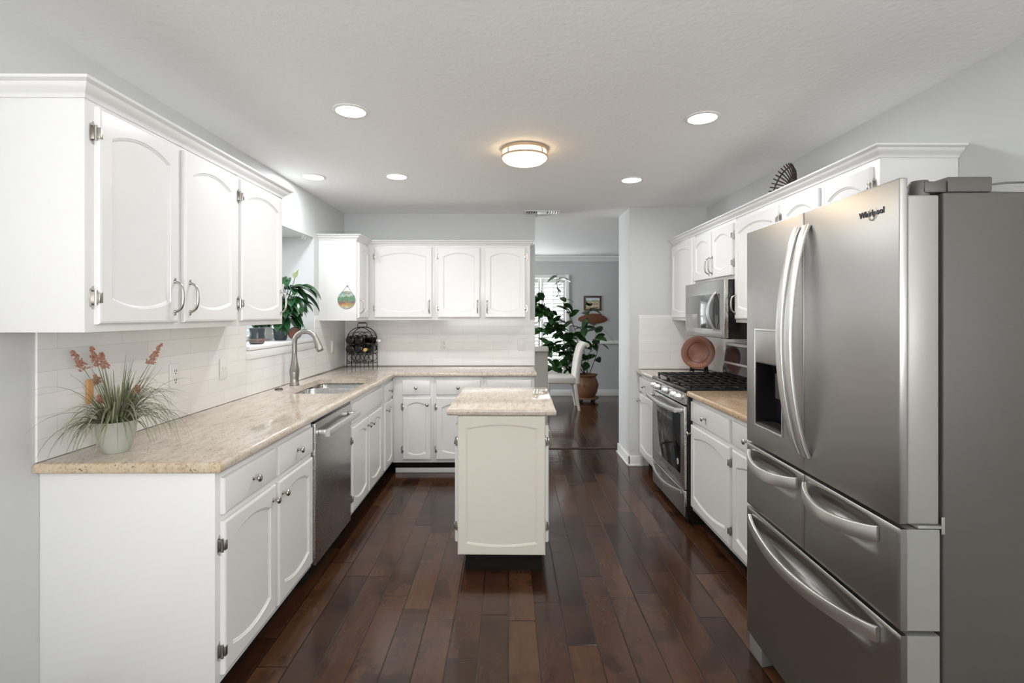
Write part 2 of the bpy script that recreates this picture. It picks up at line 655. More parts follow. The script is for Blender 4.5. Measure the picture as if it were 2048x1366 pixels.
# rear wall with a wide window, behind the camera
mb = MB()
RX0, RX1, RZ0, RZ1 = -1.5, .55, .5, 2.3
mb.box(XL - T, RX0, YREAR - T, YREAR, 0, CEIL)
mb.box(RX1, XR + T, YREAR - T, YREAR, 0, CEIL)
mb.box(RX0, RX1, YREAR - T, YREAR, 0, RZ0)
mb.box(RX0, RX1, YREAR - T, YREAR, RZ1, CEIL)
struct('wall_rear', mb, M['wall'])
w3 = empty('window_3'); w3['kind'] = 'structure'
mb = MB()
for i in range(4):
    x = RX0 + (RX1 - RX0 - .05) * i / 3
    mb.box(x, x + .05, YREAR - .08, YREAR - .03, RZ0, RZ1)
for z in (RZ0, (RZ0 + RZ1) / 2, RZ1 - .05):
    mb.box(RX0, RX1, YREAR - .078, YREAR - .032, z, z + .05)
mb.build('window_frame', M['trim'], w3, smooth=0)

# dining room
WX0, WX1, WZ0, WZ1 = -1.19, 1.0, .38, 2.06
mb = MB()
mb.box(-2.72, WX0, YD, YD + T, 0, CEIL)
mb.box(WX1, 3.15, YD, YD + T, 0, CEIL)
mb.box(WX0, WX1, YD, YD + T, 0, WZ0)
mb.box(WX0, WX1, YD, YD + T, WZ1, CEIL)
struct('wall_dining', mb, M['wall_dining'])
struct('wall_dining_left', MB().box(-2.72, -2.6, YOPEN, YD, 0, CEIL), M['wall_dining'])
struct('wall_dining_right', MB().box(3.03, 3.15, YOPEN, YD, 0, CEIL), M['wall_dining'])

# shuttered window of the dining room
w2 = empty('window_2'); w2['kind'] = 'structure'
mb = MB()
cs = .06
mb.box(WX0 - cs, WX0, YD - .035, YD - .001, WZ0 - cs, WZ1 + cs, .004)
mb.box(WX1, WX1 + cs, YD - .035, YD - .001, WZ0 - cs, WZ1 + cs, .004)
mb.box(WX0, WX1, YD - .034, YD - .001, WZ1, WZ1 + cs, .004)
mb.box(WX0, WX1, YD - .034, YD - .001, WZ0 - cs, WZ0, .004)
mb.build('window_frame', M['trim'], w2)
npan = 5
pw = (WX1 - WX0) / npan
for i in range(npan):
    mb = MB()
    a, b = WX0 + i * pw + .004, WX0 + (i + 1) * pw - .004
    for x in (a, b - .045):
        mb.box(x, x + .045, YD - .03, YD - .003, WZ0 + .005, WZ1 - .005, .003)
    for z, hh in ((WZ0 + .005, .09), (1.17, .07), (WZ1 - .085, .08)):
        mb.box(a + .045, b - .045, YD - .029, YD - .004, z, z + hh, .003)
    sh = mb.build('shutter', M['trim'], w2)
    mb = MB()
    for z0, z1 in ((WZ0 + .095, 1.17), (1.24, WZ1 - .085)):
        nn = int((z1 - z0) / .062)
        st = (z1 - z0) / nn
        for q in range(nn):
            zc = z0 + (q + .5) * st
            mb.box(a + .046, b - .046, -.03, .03, -.004, .004, mat=TR(0, YD - .016, zc) @ ROTX(-.95))
        mb.box((a + b) / 2 - .006, (a + b) / 2 + .006, YD - .055, YD - .046, z0 + .02, z1 - .02)
    mb.build('louver', M['trim'], sh, smooth=0)
MB().box(WX0, WX1, YD + .06, YD + .066, WZ0, WZ1).build('pane', M['pane'], w2, smooth=0)

# trims
mb = MB()
def bb(mb, x0, x1, y0, y1, h=.09):
    mb.box(x0, x1, y0, y1, 0.0005, h, .004)
mb.box(XO1 - .016, XO1 - .0005, YS - .016, YOPEN, .0005, .095, .004)
mb.box(XO1 - .016, 1.262, YS - .016, YS - .0005, .0005, .095, .004)
mb.box(XO1 - .028, XO1 - .016, YS - .028, YOPEN, .0005, .02, .004)
mb.box(XO1 - .028, 1.262, YS - .028, YS - .016, .0005, .02, .004)
struct('baseboard_stub', mb, M['trim'], smooth=35)
mb = MB().box(-2.6, 3.03, YD - .016, YD - .0005, .0005, .11, .004)
struct('baseboard_dining', mb, M['trim'], smooth=35)
mb = MB().box(WX1 + cs + .002, 3.03, YD - .025, YD - .0005, .91, .965, .006)
struct('trim_2', mb, M['trim'], smooth=35)
mb = MB()
prof = [(0, 0), (-.012, 0), (-.02, .02), (-.05, .055), (-.075, .07), (-.075, .085), (0, .085)]
mb.prism([(p[0], p[1]) for p in prof], -2.6, 3.03, mat=Matrix(((0, 0, 1, 0), (1, 0, 0, YD - .0005), (0, 1, 0, CEIL - .0855), (0, 0, 0, 1))))
struct('trim_3', mb, M['trim'], smooth=35)
mb = MB().box(XO0, XO1, 5.30, 5.345, .0004, .007, .003)
struct('trim_4', mb, plain('threshold_wood', (.05, .022, .014), .35), smooth=35)
mb = MB().box(XL + .0005, XL + .014, YREAR, 1.72, .0005, .09, .004)
struct('baseboard_left', mb, M['trim'], smooth=35)

# tiled backsplashes
o = MB().box(XL + .0005, XL + .009, 1.752, BY0 - .021, .9145, 1.374, .002).box(XL + .0005, XL + .009, BY0 - .021, BY1 - .002, .9145, BZ0 - .056, .002).box(XL + .0005, XL + .009, BY1 - .002, YB - .0005, .9145, 1.374, .002).box(XL + .0005, XL + .009, BY1 + .002, 4.349, 1.374, 1.42, .002).build('tile_backsplash', M['tile_side'], smooth=0)
tag(o, 'white subway tile backsplash on the left wall behind the sink and grass plant', 'backsplash', kind='structure')
o = MB().box(XL + .0095, XO0 - .006, YB - .009, YB - .0005, .9145, 1.374, .002).build('tile_backsplash', M['tile_back'], smooth=0)
tag(o, 'white subway tile backsplash on the back wall behind the wine rack', 'backsplash', kind='structure')
o = MB().box(1.232, XR - .0005, YS - .009, YS - .0005, .9145, 1.42, .002).build('tile_backsplash', M['tile_back'], smooth=0)
tag(o, 'white subway tile backsplash on the stub wall beside the red plate', 'backsplash', kind='structure')
o = MB().box(XR - .009, XR - .0005, 2.14, YS - .0095, .9145, 1.255, .002).build('tile_backsplash', M['tile_side'], smooth=0)
tag(o, 'white subway tile backsplash on the right wall behind the gas range', 'backsplash', kind='structure')


# ------------------------------------------------------------------ cabinet pieces
def panel_outline(w, h, m, arch_t, arch_b, n=14):
    """raised-panel outline: straight sides, top bowed up, bottom bowed down; returns inner pts and matching outer-edge fractions"""
    pts = []
    x0, x1 = m, w - m
    zb, zt = m + arch_b, h - m - arch_t
    for i in range(n):                                # bottom, left to right
        t = i / n
        pts.append((x0 + (x1 - x0) * t, zb - arch_b * (1 - (2 * t - 1) ** 2), t, 0))
    for i in range(4):
        t = i / 4
        pts.append((x1, zb + (zt - zb) * t, 1, t))
    for i in range(n):
        t = i / n
        pts.append((x1 - (x1 - x0) * t, zt + arch_t * (1 - (2 * t - 1) ** 2), 1 - t, 1))
    for i in range(4):
        t = i / 4
        pts.append((x0, zt - (zt - zb) * t, 0, 1 - t))
    return pts


def inset_loop(pts, d):
    n = len(pts)
    out = []
    for i in range(n):
        p, q, r = Vector(pts[i - 1][:2]), Vector(pts[i][:2]), Vector(pts[(i + 1) % n][:2])
        a = (q - p); b = (r - q)
        if a.length < 1e-9: a = b
        if b.length < 1e-9: b = a
        a.normalize(); b.normalize()
        na, nb = Vector((-a.y, a.x)), Vector((-b.y, b.x))
        nn = (na + nb)
        nn = nn / max(nn.length_squared, 1e-6) * 2.0
        out.append(q + nn * d)
    return out


_mesh_cache = {}


def door_mesh(w, h, mat, arch=True, th=.019, flat=False, marg=None, arch_h=None):
    key = ('door', round(w, 4), round(h, 4), mat.name, flat, arch, marg)
    if key in _mesh_cache: return _mesh_cache[key]
    mb = MB()
    m = marg or min(.050, w * .16)
    at = arch_h or min(.036, w * .11)
    if flat:
        n = 8
        base = [(w * t, 0) for t in [0, 1]]
        rect = lambda i: [(i, i), (w - i, i), (w - i, h - i), (i, h - i)]
        L = [[(x, 0, z) for x, z in rect(0)], [(x, -th + .006, z) for x, z in rect(0)], [(x, -th + .002, z) for x, z in rect(.003)], [(x, -th, z) for x, z in rect(.010)]]
        mb.loft(L, cap0=True, cap1=True)
    else:
        o = panel_outline(w, h, m, at, at * .8)
        def outer(i):
            return [(i + (w - 2 * i) * p[2], i + (h - 2 * i) * p[3]) for p in o]
        L = [[(x, 0, z) for x, z in outer(0)], [(x, -th + .007, z) for x, z in outer(0)], [(x, -th + .002, z) for x, z in outer(.003)], [(x, -th, z) for x, z in outer(.009)]]
        for d, y in ((0, -th), (.0012, -th + .0030), (.0045, -th + .0034), (.0105, -th + .0072), (.0115, -th + .0072)):
            lp = inset_loop(o, d)
            L.append([(q.x, y, q.y) for q in lp])
        mb.loft(L, cap0=True, cap1=True)
    me = mb.mesh('door_leaf', mat, 16)
    _mesh_cache[key] = me
    return me


def knob_mesh():
    if 'knob' not in _mesh_cache:
        mb = MB().lathe([(.0, 0), (.009, 0), (.009, .003), (.005, .006), (.0048, .015), (.009, .019), (.0145, .023), (.0155, .027), (.013, .031), (.006, .0335), (0, .034)], 20, mat=FWD)
        _mesh_cache['knob'] = mb.mesh('knob', M['nickel'], 50)
    return _mesh_cache['knob']


def pull_mesh():
    if 'pull' not in _mesh_cache:
        mb = MB()
        for s in (-1, 1):
            mb.lathe([(0, 0), (.007, 0), (.0075, .003), (.005, .006), (.0, .006)], 12, mat=TR(0, 0, s * .058) @ FWD)
            mb.lathe([(0, 0), (.006, 0), (.004, .004), (0, .004)], 10, mat=TR(0, 0, s * .068) @ FWD)
        pts = []
        for z, y in ((-.058, -.003), (-.055, -.014), (-.047, -.024), (-.036, -.030), (-.018, -.0325), (0, -.033), (.018, -.0325), (.036, -.030), (.047, -.024), (.055, -.014), (.058, -.003)):
            pts.append((0, y, z))
        mb.tube(pts, [.0055, .005, .0048, .0052, .0058, .006, .0058, .0052, .0048, .005, .0055], 10)
        _mesh_cache['pull'] = mb.mesh('pull', M['nickel'], 50)
    return _mesh_cache['pull']


def hinge_mesh():
    if 'hinge' not in _mesh_cache:
        mb = MB()
        # frame leaf with pointed finials, barrel and the wrap on the door edge
        pl = [(-.004, -.037), (-.010, -.030), (-.017, -.026), (-.019, 0), (-.017, .026), (-.010, .030), (-.004, .037), (-.003, .026), (-.003, -.026)]
        mb.prism(pl, 0, .0022, mat=ROTX(PI / 2))
        mb.tube([(-.0045, -.0105, -.024), (-.0045, -.0105, .024)], .0048, 10)
        mb.box(-.0075, -.0015, -.0095, -.001, -.020, .020, .001)
        mb.box(-.004, .010, -.0222, -.0195, -.017, .017, .001)
        mb.box(-.0045, -.0015, -.0215, -.006, -.017, .017, .0007)
        _mesh_cache['hinge'] = mb.mesh('hinge', M['nickel'], 40)
    return _mesh_cache['hinge']


def add_front(root, kind, x0, x1, z0, z1, hinge=None, hw=None, mat=None, arch=True):
    """kind door/drawer/false_front; hw e.g. ('knob', fx, fz in metres from the edges)"""
    mat = mat or M['white']
    w, h = x1 - x0, z1 - z0
    me = door_mesh(w, h, mat, arch, flat=(kind != 'door'))
    d = link_mesh(kind if kind != 'false_front' else 'false_front', me, root, (x0, -.0008, z0))
    if hinge:
        for zz in (.085, h - .085):
            hg = link_mesh('hinge', hinge_mesh(), d, (0 if hinge == 'L' else w, 0, zz))
            if hinge == 'R': hg.scale = (-1, 1, 1)
    if hw:
        typ, fx, fz = hw
        px = fx if fx >= 0 else w + fx
        pz = fz if fz >= 0 else h + fz
        if typ == 'knob': link_mesh('knob', knob_mesh(), d, (px, -.0188, pz))
        else: link_mesh('handle', pull_mesh(), d, (px, -.0188, pz))
    return d


TOE = .11


def cabinet(name, label, loc, rz, w, d, h, fronts, toe=True, cat='cabinet', group=None, hollow=False, mat=None, toe_in=.075):
    mat = mat or M['white']
    root = empty(name, loc, rz, label, cat, group)
    z0 = TOE if toe else 0
    mb = MB()
    if hollow:
        mb.box(0, w, 0, .02, z0, h, .0015).box(0, .018, .0205, d, z0, h).box(w - .018, w, .0205, d, z0, h).box(.0185, w - .0185, .0205, d, z0, z0 + .018).box(.0185, w - .0185, d - .012, d, z0 + .0185, h)
    else:
        mb.box(0, w, 0, d, z0, h, .0015)
    mb.build('carcass', mat, root)
    if toe:
        MB().box(.001, w - .001, toe_in, d, .0005, TOE - .0005).build('toe_kick', M['toe'], root, smooth=0)
    for f in fronts:
        add_front(root, *f[:5], **(f[5] if len(f) > 5 else {}))
    return root


# ------------------------------------------------------------------ left run, base
FXL = -1.035
DL = FXL - XL - .0105            # carcass depth on the left
DZ = (.715, .845)
OZ = (.14, .69)
CT0, CT1 = .876, .914

Y0 = 1.770
cabinet('base_cabinet', 'white base cabinet with two drawers, nearest the camera under the grass plant', (FXL, Y0, 0), PI / 2, .858, DL + .0095, CT0 - .001, [
    ('drawer', 1.800 - Y0, 2.196 - Y0, *DZ, dict(hw=('knob', .198, .065))),
    ('drawer', 2.222 - Y0, 2.606 - Y0, *DZ, dict(hw=('knob', .192, .065))),
    ('door', 1.800 - Y0, 2.196 - Y0, *OZ, dict(hinge='L', hw=('knob', -.032, -.06))),
    ('door', 2.222 - Y0, 2.606 - Y0, *OZ, dict(hw=('knob', .032, -.06))),
])
Y0 = 3.245
cabinet('base_cabinet', 'white sink base cabinet with a plain false front, beside the dishwasher', (FXL, Y0, 0), PI / 2, .838, DL, CT0 - .001, [
    ('false_front', 3.268 - Y0, 4.035 - Y0, *DZ),
    ('door', 3.268 - Y0, 3.642 - Y0, *OZ, dict(hinge='L', hw=('knob', -.03, -.06))),
    ('door', 3.662 - Y0, 4.035 - Y0, *OZ, dict(hw=('knob', .03, -.06))),
], hollow=True)
Y0 = 4.0845
cabinet('base_cabinet', 'narrow white base cabinet with one drawer in the corner beside the sink doors', (FXL, Y0, 0), PI / 2, .374, DL, CT0 - .001, [
    ('drawer', 4.135 - Y0, 4.41 - Y0, *DZ, dict(hw=('knob', .13, .065))),
    ('door', 4.135 - Y0, 4.41 - Y0, *OZ, dict(hw=('knob', .03, -.06))),
])

# ------------------------------------------------------------------ back run, base
FYB = 4.46
DB = YB - .0105 - FYB
def bx(u): return (u - 1017) / 1000 * (FYB - .01)
cabinet('base_cabinet', 'white base cabinet with narrow drawer and door, on the back wall next the corner', (-1.033, FYB, 0), 0, .365, DB, CT0 - .001, [
    ('drawer', bx(805) + 1.033, bx(861) + 1.033, *DZ, dict(hw=('knob', .125, .065))),
    ('door', bx(806) + 1.033, bx(862) + 1.033, *OZ, dict(hinge='L', hw=('knob', -.03, -.06))),
])
cabinet('base_cabinet', 'white base cabinet on the back wall half hidden by the island', (-.667, FYB, 0), 0, .444, DB, CT0 - .001, [
    ('drawer', bx(872.5) + .667, bx(961) + .667, *DZ, dict(hw=('knob', .197, .065))),
    ('door', bx(872.5) + .667, bx(961) + .667, *OZ, dict(hinge='L', hw=('knob', -.03, -.06))),
])
cabinet('base_cabinet', 'white base cabinet at the dining room end of the back wall counter', (-.222, FYB, 0), 0, .452, DB, CT0 - .001, [
    ('drawer', bx(973) + .222, bx(1063) + .222, *DZ, dict(hw=('knob', .2, .065))),
    ('door', bx(973) + .222, bx(1063) + .222, *OZ, dict(hinge='R', hw=('knob', .03, -.06))),
])
mb = MB().box(-1.02, .229, FYB + .058, FYB + .0745, .0005, .045, .004)
struct('baseboard_back', mb, M['trim'], smooth=35)

# ------------------------------------------------------------------ L-shaped counter and sink
CE = -1.000            # left counter edge
CYB = 4.425            # back counter edge
pts = [(XL + .002, 1.742), (CE, 1.742), (CE, CYB), (.252, CYB), (.252, YB - .002), (XL + .002, YB - .002)]
counter = MB().prism(pts, CT0, CT1, .013, 4).build('countertop', M['granite'], smooth=40)
tag(counter, 'beige granite L-shaped countertop holding the sink, along the left and back walls', 'countertop')
SX0, SX1, SY0, SY1 = -1.50, -1.077, 3.264, 4.02


def rrect(x0, x1, y0, y1, r, z, n=6):
    p = []
    for cx, cy, a in ((x1 - r, y1 - r, 0), (x0 + r, y1 - r, PI / 2), (x0 + r, y0 + r, PI), (x1 - r, y0 + r, 1.5 * PI)):
        for i in range(n + 1):
            t = a + PI / 2 * i / n
            p.append((cx + r * math.cos(t), cy + r * math.sin(t), z))
    return p


boolean_cut(counter, MB().prism([(p[0], p[1]) for p in rrect(SX0, SX1, SY0, SY1, .06, 0)], CT0 - .05, CT1 + .05))
sink = empty('kitchen_sink', ((SX0 + SX1) / 2, (SY0 + SY1) / 2, .66), 0, 'stainless double bowl undermount sink in the granite counter below the faucet', 'sink')
ox, oy, oz = sink.location
ymid = 3.78
mb = MB()
for y0, y1 in ((SY0 - .012, ymid - .01), (ymid + .01, SY1 + .012)):
    x0, x1 = SX0 - .012 - ox, SX1 + .012 - ox
    a, b = y0 - oy, y1 - oy
    L = [rrect(x0 - .004, x1 + .004, a - .004, b + .004, .074, .2), rrect(x0, x1, a, b, .07, .213), rrect(x0 + .004, x1 - .004, a + .004, b - .004, .07, .21), rrect(x0 + .008, x1 - .008, a + .008, b - .008, .065, .06), rrect(x0 + .03, x1 - .03, a + .03, b - .03, .05, .035), rrect(x0 + .12, x1 - .12, a + .12, b - .12, .02, .03)]
    mb2 = MB().loft(L, cap1=True)
    bowl = mb2.build('bowl', M['steel_h'], sink, smooth=60)
    MB().lathe([(0, 0), (.035, 0), (.04, .003), (.03, .004), (0, .002)], 20, mat=TR((x0 + x1) / 2, (a + b) / 2, .0325)).build('drain', M['nickel'], bowl)

# faucet
fa = empty('faucet', (-1.562, 3.66, CT1 + .0005), 0, 'tall brushed nickel gooseneck faucet standing behind the sink', 'faucet')
mb = MB()
mb.lathe([(0, 0), (.033, 0), (.034, .006), (.030, .012), (.029, .05), (.034, .085), (.033, .115), (.026, .15), (.021, .18), (.0185, .21), (.0175, .23), (0, .23)], 24)
mb.build('body', M['faucet'], fa, smooth=50)
pts = [(0, 0, .22)]
for i in range(0, 19):
    a = PI - (PI * .90) * i / 18
    pts.append((.083 + .083 * math.cos(a), -.012 * i / 18, .308 + .083 * math.sin(a)))
MB().tube(pts, .0178, 14).build('neck', M['faucet'], fa, smooth=60)
e = Vector(pts[-1]); dn = (Vector(pts[-1]) - Vector(pts[-2])).normalized()
hd = MB().lathe([(0, -.005), (.0185, -.005), (.0205, .012), (.023, .045), (.025, .075), (.0225, .090), (.018, .093), (0, .093)], 20, mat=TR(*e) @ dn.to_track_quat('Z', 'Y').to_matrix().to_4x4()).build('spray_head', M['faucet'], fa, smooth=50)
MB().box(-.026, -.017, -.007, .007, -.018, .018, .003, mat=TR(e.x + dn.x * .05, e.y, e.z + dn.z * .05)).build('button', M['black'], hd)
mb = MB()
mb.sweep([(.012, -.028, .10), (.016, -.034, .13), (.020, -.036, .165), (.020, -.033, .20), (.016, -.028, .235)], (1, 0, 0), [.03, .028, .022, .016, .01], [.014, .013, .011, .009, .007])
mb.build('lever', M['faucet'], fa, smooth=60)
o = MB().lathe([(0, 0), (.026, 0), (.027, .004), (.020, .010), (.012, .012), (0, .012)], 20).build('drain_cap', M['dark_grey'], None, (-1.575, 3.44, CT1 + .0006))
tag(o, 'small flat black cap on the counter just before the faucet', 'cap')

# ------------------------------------------------------------------ dishwasher
dw = empty('dishwasher', (-1.016, 2.6345, 0), PI / 2, 'stainless dishwasher under the granite counter between white base cabinets', 'dishwasher')
W = .604
MB().box(.002, W - .002, .035, .58, .1, .862).build('tub', M['dark_grey'], dw, smooth=0)
MB().box(.004, W - .004, .07, .58, .0005, .0995).build('toe_kick', M['toe'], dw, smooth=0)
d = MB().box(.006, W - .006, 0, .034, .105, .858, .006, 3).build('door', M['steel_h'], dw)
mb = MB()
mb.sweep([(.025, -.056, .80), (.06, -.056, .80), (W / 2, -.056, .80), (W - .06, -.056, .80), (W - .025, -.056, .80)], (0, 0, 1), .036, .024, rounded=.003)
for x in (.055, W - .055):
    mb.box(x - .012, x + .012, -.0445, -.0005, .787, .813, .003)
mb.build('handle', M['steel_handle'], d)
MB().box(.010, W - .010, .002, .034, .8585, .870, .002).build('control_strip', M['black'], dw)
MB().lathe([(0, 0), (.013, 0), (.012, .001), (0, .001)], 16, mat=TR(.06, -.0004, .16) @ FWD).build('badge', M['dark_grey'], d)

# ------------------------------------------------------------------ upper cabinets
UZ0, UZ1, UZC = 1.375, 2.09, 2.135
UH = UZ1 - UZ0
DU = (1.40 - UZ0, 2.057 - UZ0)
DUN = (1.40 - UZ0, 2.093 - UZ0)
UHN = 2.115 - UZ0
FUL = -1.32
DUL = FUL - XL - .001
Y0 = 1.566
cabinet('wall_cabinet', 'white upper cabinet with two arched doors nearest the camera, over the grass plant', (FUL, Y0, UZ0), PI / 2, .868, DUL, UHN, [
    ('door', 1.600 - Y0, 1.985 - Y0, *DUN, dict(hinge='L', hw=('pull', -.028, .10))),
    ('door', 2.022 - Y0, 2.407 - Y0, *DUN, dict(hw=('pull', .028, .10))),
], toe=False)
Y0 = 2.4345
cabinet('wall_cabinet', 'white single-door upper cabinet ending beside the window over the sink', (FUL, Y0, UZ0), PI / 2, .492, DUL, UHN, [
    ('door', 2.455 - Y0, 2.888 - Y0, *DUN, dict(hinge='L', hw=('pull', -.028, .10))),
], toe=False)
# back-left corner cabinet on the left wall
YC = 4.35
FYU = 4.705
cabinet('wall_cabinet', 'white corner upper cabinet with a round picture hanging on its side', (FUL, YC, UZ0), PI / 2, YB - .001 - YC, DUL, UH, [
    ('door', .02, FYU - YC - .03, *DU, dict(hw=('pull', .03, .10))),
], toe=False)
def ux(u): return (u - 1017) / 1000 * (FYU - .01)
X0 = FUL + .0005
cabinet('wall_cabinet', 'white upper cabinet with one wide door, over the wine rack', (X0, FYU, UZ0), 0, -.692 - X0, YB - .001 - FYU, UH, [
    ('door', ux(749.5) - X0, ux(864) - X0, *DU, dict(hinge='L', hw=('pull', -.022, .10))),
], toe=False)
X0 = -.6915
cabinet('wall_cabinet', 'white upper cabinet with two doors on the back wall beside the dining opening', (X0, FYU, UZ0), 0, .203 - X0, YB - .001 - FYU, UH, [
    ('door', ux(876) - X0, ux(960) - X0, *DU, dict(hinge='L', hw=('pull', -.022, .10))),
    ('door', ux(969.7) - X0, ux(1051) - X0, *DU, dict(hinge='R', hw=('pull', .022, .10))),
], toe=False)

# right uppers (facing -x): local x runs from far to near
FUR = 1.545
DUR = XR - .001 - FUR
def rcab(label, y_far, y_near, fronts, z0=UZ0):
    return cabinet('wall_cabinet', label, (FUR, y_far, z0), -PI / 2, y_far - y_near, DUR, UZ1 - z0, fronts, toe=False)
rcab('white single-door upper cabinet against the stub wall, above the red plate', 4.706, 4.1335, [
    ('door', 4.706 - 4.675, 4.706 - 4.155, *DU)])
DM = (1.70 - 1.674, 2.057 - 1.674)
rcab('short white upper cabinet with two small arched doors, above the microwave', 4.133, 3.3865, [
    ('door', 4.133 - 4.118, 4.133 - 3.77, *DM, dict(hw=('pull', -.022, .095))),
    ('door', 4.133 - 3.75, 4.133 - 3.405, *DM, dict(hinge='R', hw=('pull', .022, .095)))], z0=1.674)
rcab('white single-door upper cabinet between the microwave and the refrigerator', 3.386, 2.8105, [
    ('door', 3.386 - 3.368, 3.386 - 2.835, *DU, dict(hinge='R', hw=('pull', .022, .10)))])
rcab('white two-door upper cabinet half hidden behind the refrigerator top', 2.81, 2.07, [
    ('door', 2.81 - 2.785, 2.81 - 2.46, *DU, dict(hw=('pull', -.022, .10))),
    ('door', 2.81 - 2.43, 2.81 - 2.105, *DU, dict(hinge='R', hw=('pull', .022, .10)))])


# crown mouldings: profile swept round the cabinet tops with mitred corners
CROWN = [(0.0, -.022), (.004, -.022), (.006, -.012), (.010, -.004), (.022, .006), (.030, .018), (.032, .026), (.040, .030), (.046, .034), (.048, .044), (.0, .044)]


def crown(path, label, z0, z1):
    """path: xy points, the outside on the right-hand side of travel"""
    P = [Vector(p) for p in path]
    loops = []
    for i, p in enumerate(P):
        a = (p - P[i - 1]).normalized() if i else None
        b = (P[i + 1] - p).normalized() if i < len(P) - 1 else None
        if a is None: a = b
        if b is None: b = a
        na, nb = Vector((a.y, -a.x)), Vector((b.y, -b.x))
        n = na + nb
        n = n * (2.0 / n.length_squared)
        loops.append([(p.x + n.x * (o + .0006), p.y + n.y * (o + .0006), z0 + (z + .022) / .066 * (z1 - z0)) for o, z in CROWN])
    o = MB().loft(loops, cap0=True, cap1=True).build('crown_molding', M['white'], smooth=25)
    tag(o, label, 'molding')


crown([(XL + .001, 1.566), (FUL, 1.566), (FUL, 2.9265), (XL + .001, 2.9265)][::1], 'white crown molding along the top of the near left upper cabinets', 2.106, 2.158)
crown([(XL + .001, YC), (FUL, YC), (FUL, FYU), (.203, FYU), (.203, YB - .001)], 'white crown molding along the top of the back corner upper cabinets', 2.075, 2.121)
crown([(FUR, 4.7), (FUR, 2.07), (XR - .001, 2.07)], 'white crown molding along the top of the upper cabinets above the range', 2.083, 2.129)

# ------------------------------------------------------------------ right run, base
FXR = 1.245
DR = XR - .0105 - FXR
cabinet('base_cabinet', 'narrow white base cabinet between the stub wall and the gas range', (FXR, 4.700, 0), -PI / 2, 4.700 - 4.139, DR, CT0 - .001, [
    ('drawer', .02, .54, *DZ, dict(hw=('knob', .2, .065))),
    ('door', .02, .54, *OZ, dict(hw=('knob', .035, -.06))),
])
YF = 3.372
cabinet('base_cabinet', 'white base cabinet with drawer beside the gas range, its knob on the range side', (FXR, YF, 0), -PI / 2, YF - 2.752, DR, CT0 - .001, [
    ('drawer', .012, YF - 2.775, *DZ, dict(hw=('knob', .26, .065))),
    ('door', .012, YF - 2.775, *OZ, dict(hinge='R', hw=('knob', -.575, -.06))),
])
YF = 2.7515
cabinet('base_cabinet', 'white base cabinet with drawer running behind the refrigerator', (FXR, YF, 0), -PI / 2, YF - 2.16, DR, CT0 - .001, [
    ('drawer', .015, .55, *DZ, dict(hw=('knob', .19, .065))),
    ('door', .015, .55, *OZ, dict(hw=('knob', -.035, -.06))),
])
o = MB().prism([(1.205, 4.139), (XR - .002, 4.139), (XR - .002, YS - .0095), (1.205, YS - .0095)], CT0, CT1, .012, 4).build('countertop', M['granite'], smooth=40)
tag(o, 'small beige granite countertop under the red plate, between range and stub wall', 'countertop')
o = MB().prism([(1.205, 2.16), (XR - .002, 2.16), (XR - .002, 3.372), (1.205, 3.372)], CT0, CT1, .012, 4).build('countertop', M['granite_gold'], smooth=40)
tag(o, 'golden brown granite countertop between the range and the refrigerator', 'countertop')

# ------------------------------------------------------------------ island
isl = empty('kitchen_island', (-.039, 2.75, 0), math.radians(-1.2), 'cream kitchen island cabinet with arched end panel in the middle of the floor', 'island')
IW, IL = .242, .755
MB().box(-IW, IW, .020, IL, .105, CT0 - .001, .0015).build('carcass', M['island_white'], isl)
MB().box(-IW + .04, IW - .02, .05, IL - .05, .0005, .1045).build('toe_kick', M['toe'], isl, smooth=0)
ep = link_mesh('end_panel', door_mesh(2 * IW, CT0 - .004 - .105, M['island_white'], marg=.046, arch_h=.022), isl, (-IW, .0195, .105))
for side in (-1, 1):
    for k in range(2):
        w = .33
        yy = .035 + k * .355
        d = link_mesh('door', door_mesh(w, .65, M['white']), isl, (side * (IW + .0008), yy + (0 if side > 0 else w), .165), (0, 0, PI / 2 * side))
        for zz in (.09, .56):
            near_left = (side > 0)
            hx = (0 if side > 0 else w) if k == 0 else (w if side > 0 else 0)
            hg = link_mesh('hinge', hinge_mesh(), d, (hx, 0, zz))
            if hx > 0: hg.scale = (-1, 1, 1)
        hx = (w - .03 if side > 0 else .03) if k == 0 else (.03 if side > 0 else w - .03)
        link_mesh('handle', pull_mesh(), d, (hx, -.0188, .50))
it = MB().prism([(-.300, -.020), (.300, -.020), (.304, .790), (-.300, .790)], 0, CT1 - CT0, .0135, 4).build('countertop', M['granite'], None, (-.039, 2.75, CT0), (0, 0, math.radians(-1.2)), 40)
tag(it, 'beige granite countertop lying on the cream kitchen island', 'countertop')

# ------------------------------------------------------------------ gas range
rg = empty('gas_range', (1.19, 4.1345, 0), -PI / 2, 'stainless and black gas range with grates, under the microwave', 'range')
W = .757
MB().box(.002, W - .002, .0245, .66, .03, .8965, .004).build('body', M['black'], rg)
mb = MB().box(0.0, W, -.002, .66, .897, .922, .008, 3)
mb.build('cooktop', M['black'], rg)
# control panel, sloping
cp = MB().prism([(.000, .818), (.024, .818), (.024, .8965), (.012, .8965)], .004, W - .004, .003, 2, mat=Matrix(((0, 0, 1, 0), (1, 0, 0, 0), (0, 1, 0, 0), (0, 0, 0, 1)))).build('control_panel', M['steel_h'], rg)
kn = MB().lathe([(0, 0), (.022, 0), (.024, .004), (.024, .008), (.0205, .012), (.0195, .036), (.016, .040), (0, .040)], 20, mat=FWD).box(-.0035, .0035, -.045, -.034, -.014, .014, .001).mesh('knob', M['steel_handle'], 40)
for x in (.09, .19, .38, .57, .67):
    o = link_mesh('knob', kn, cp, (x, .0060, .858), (-.15, 0, 0))
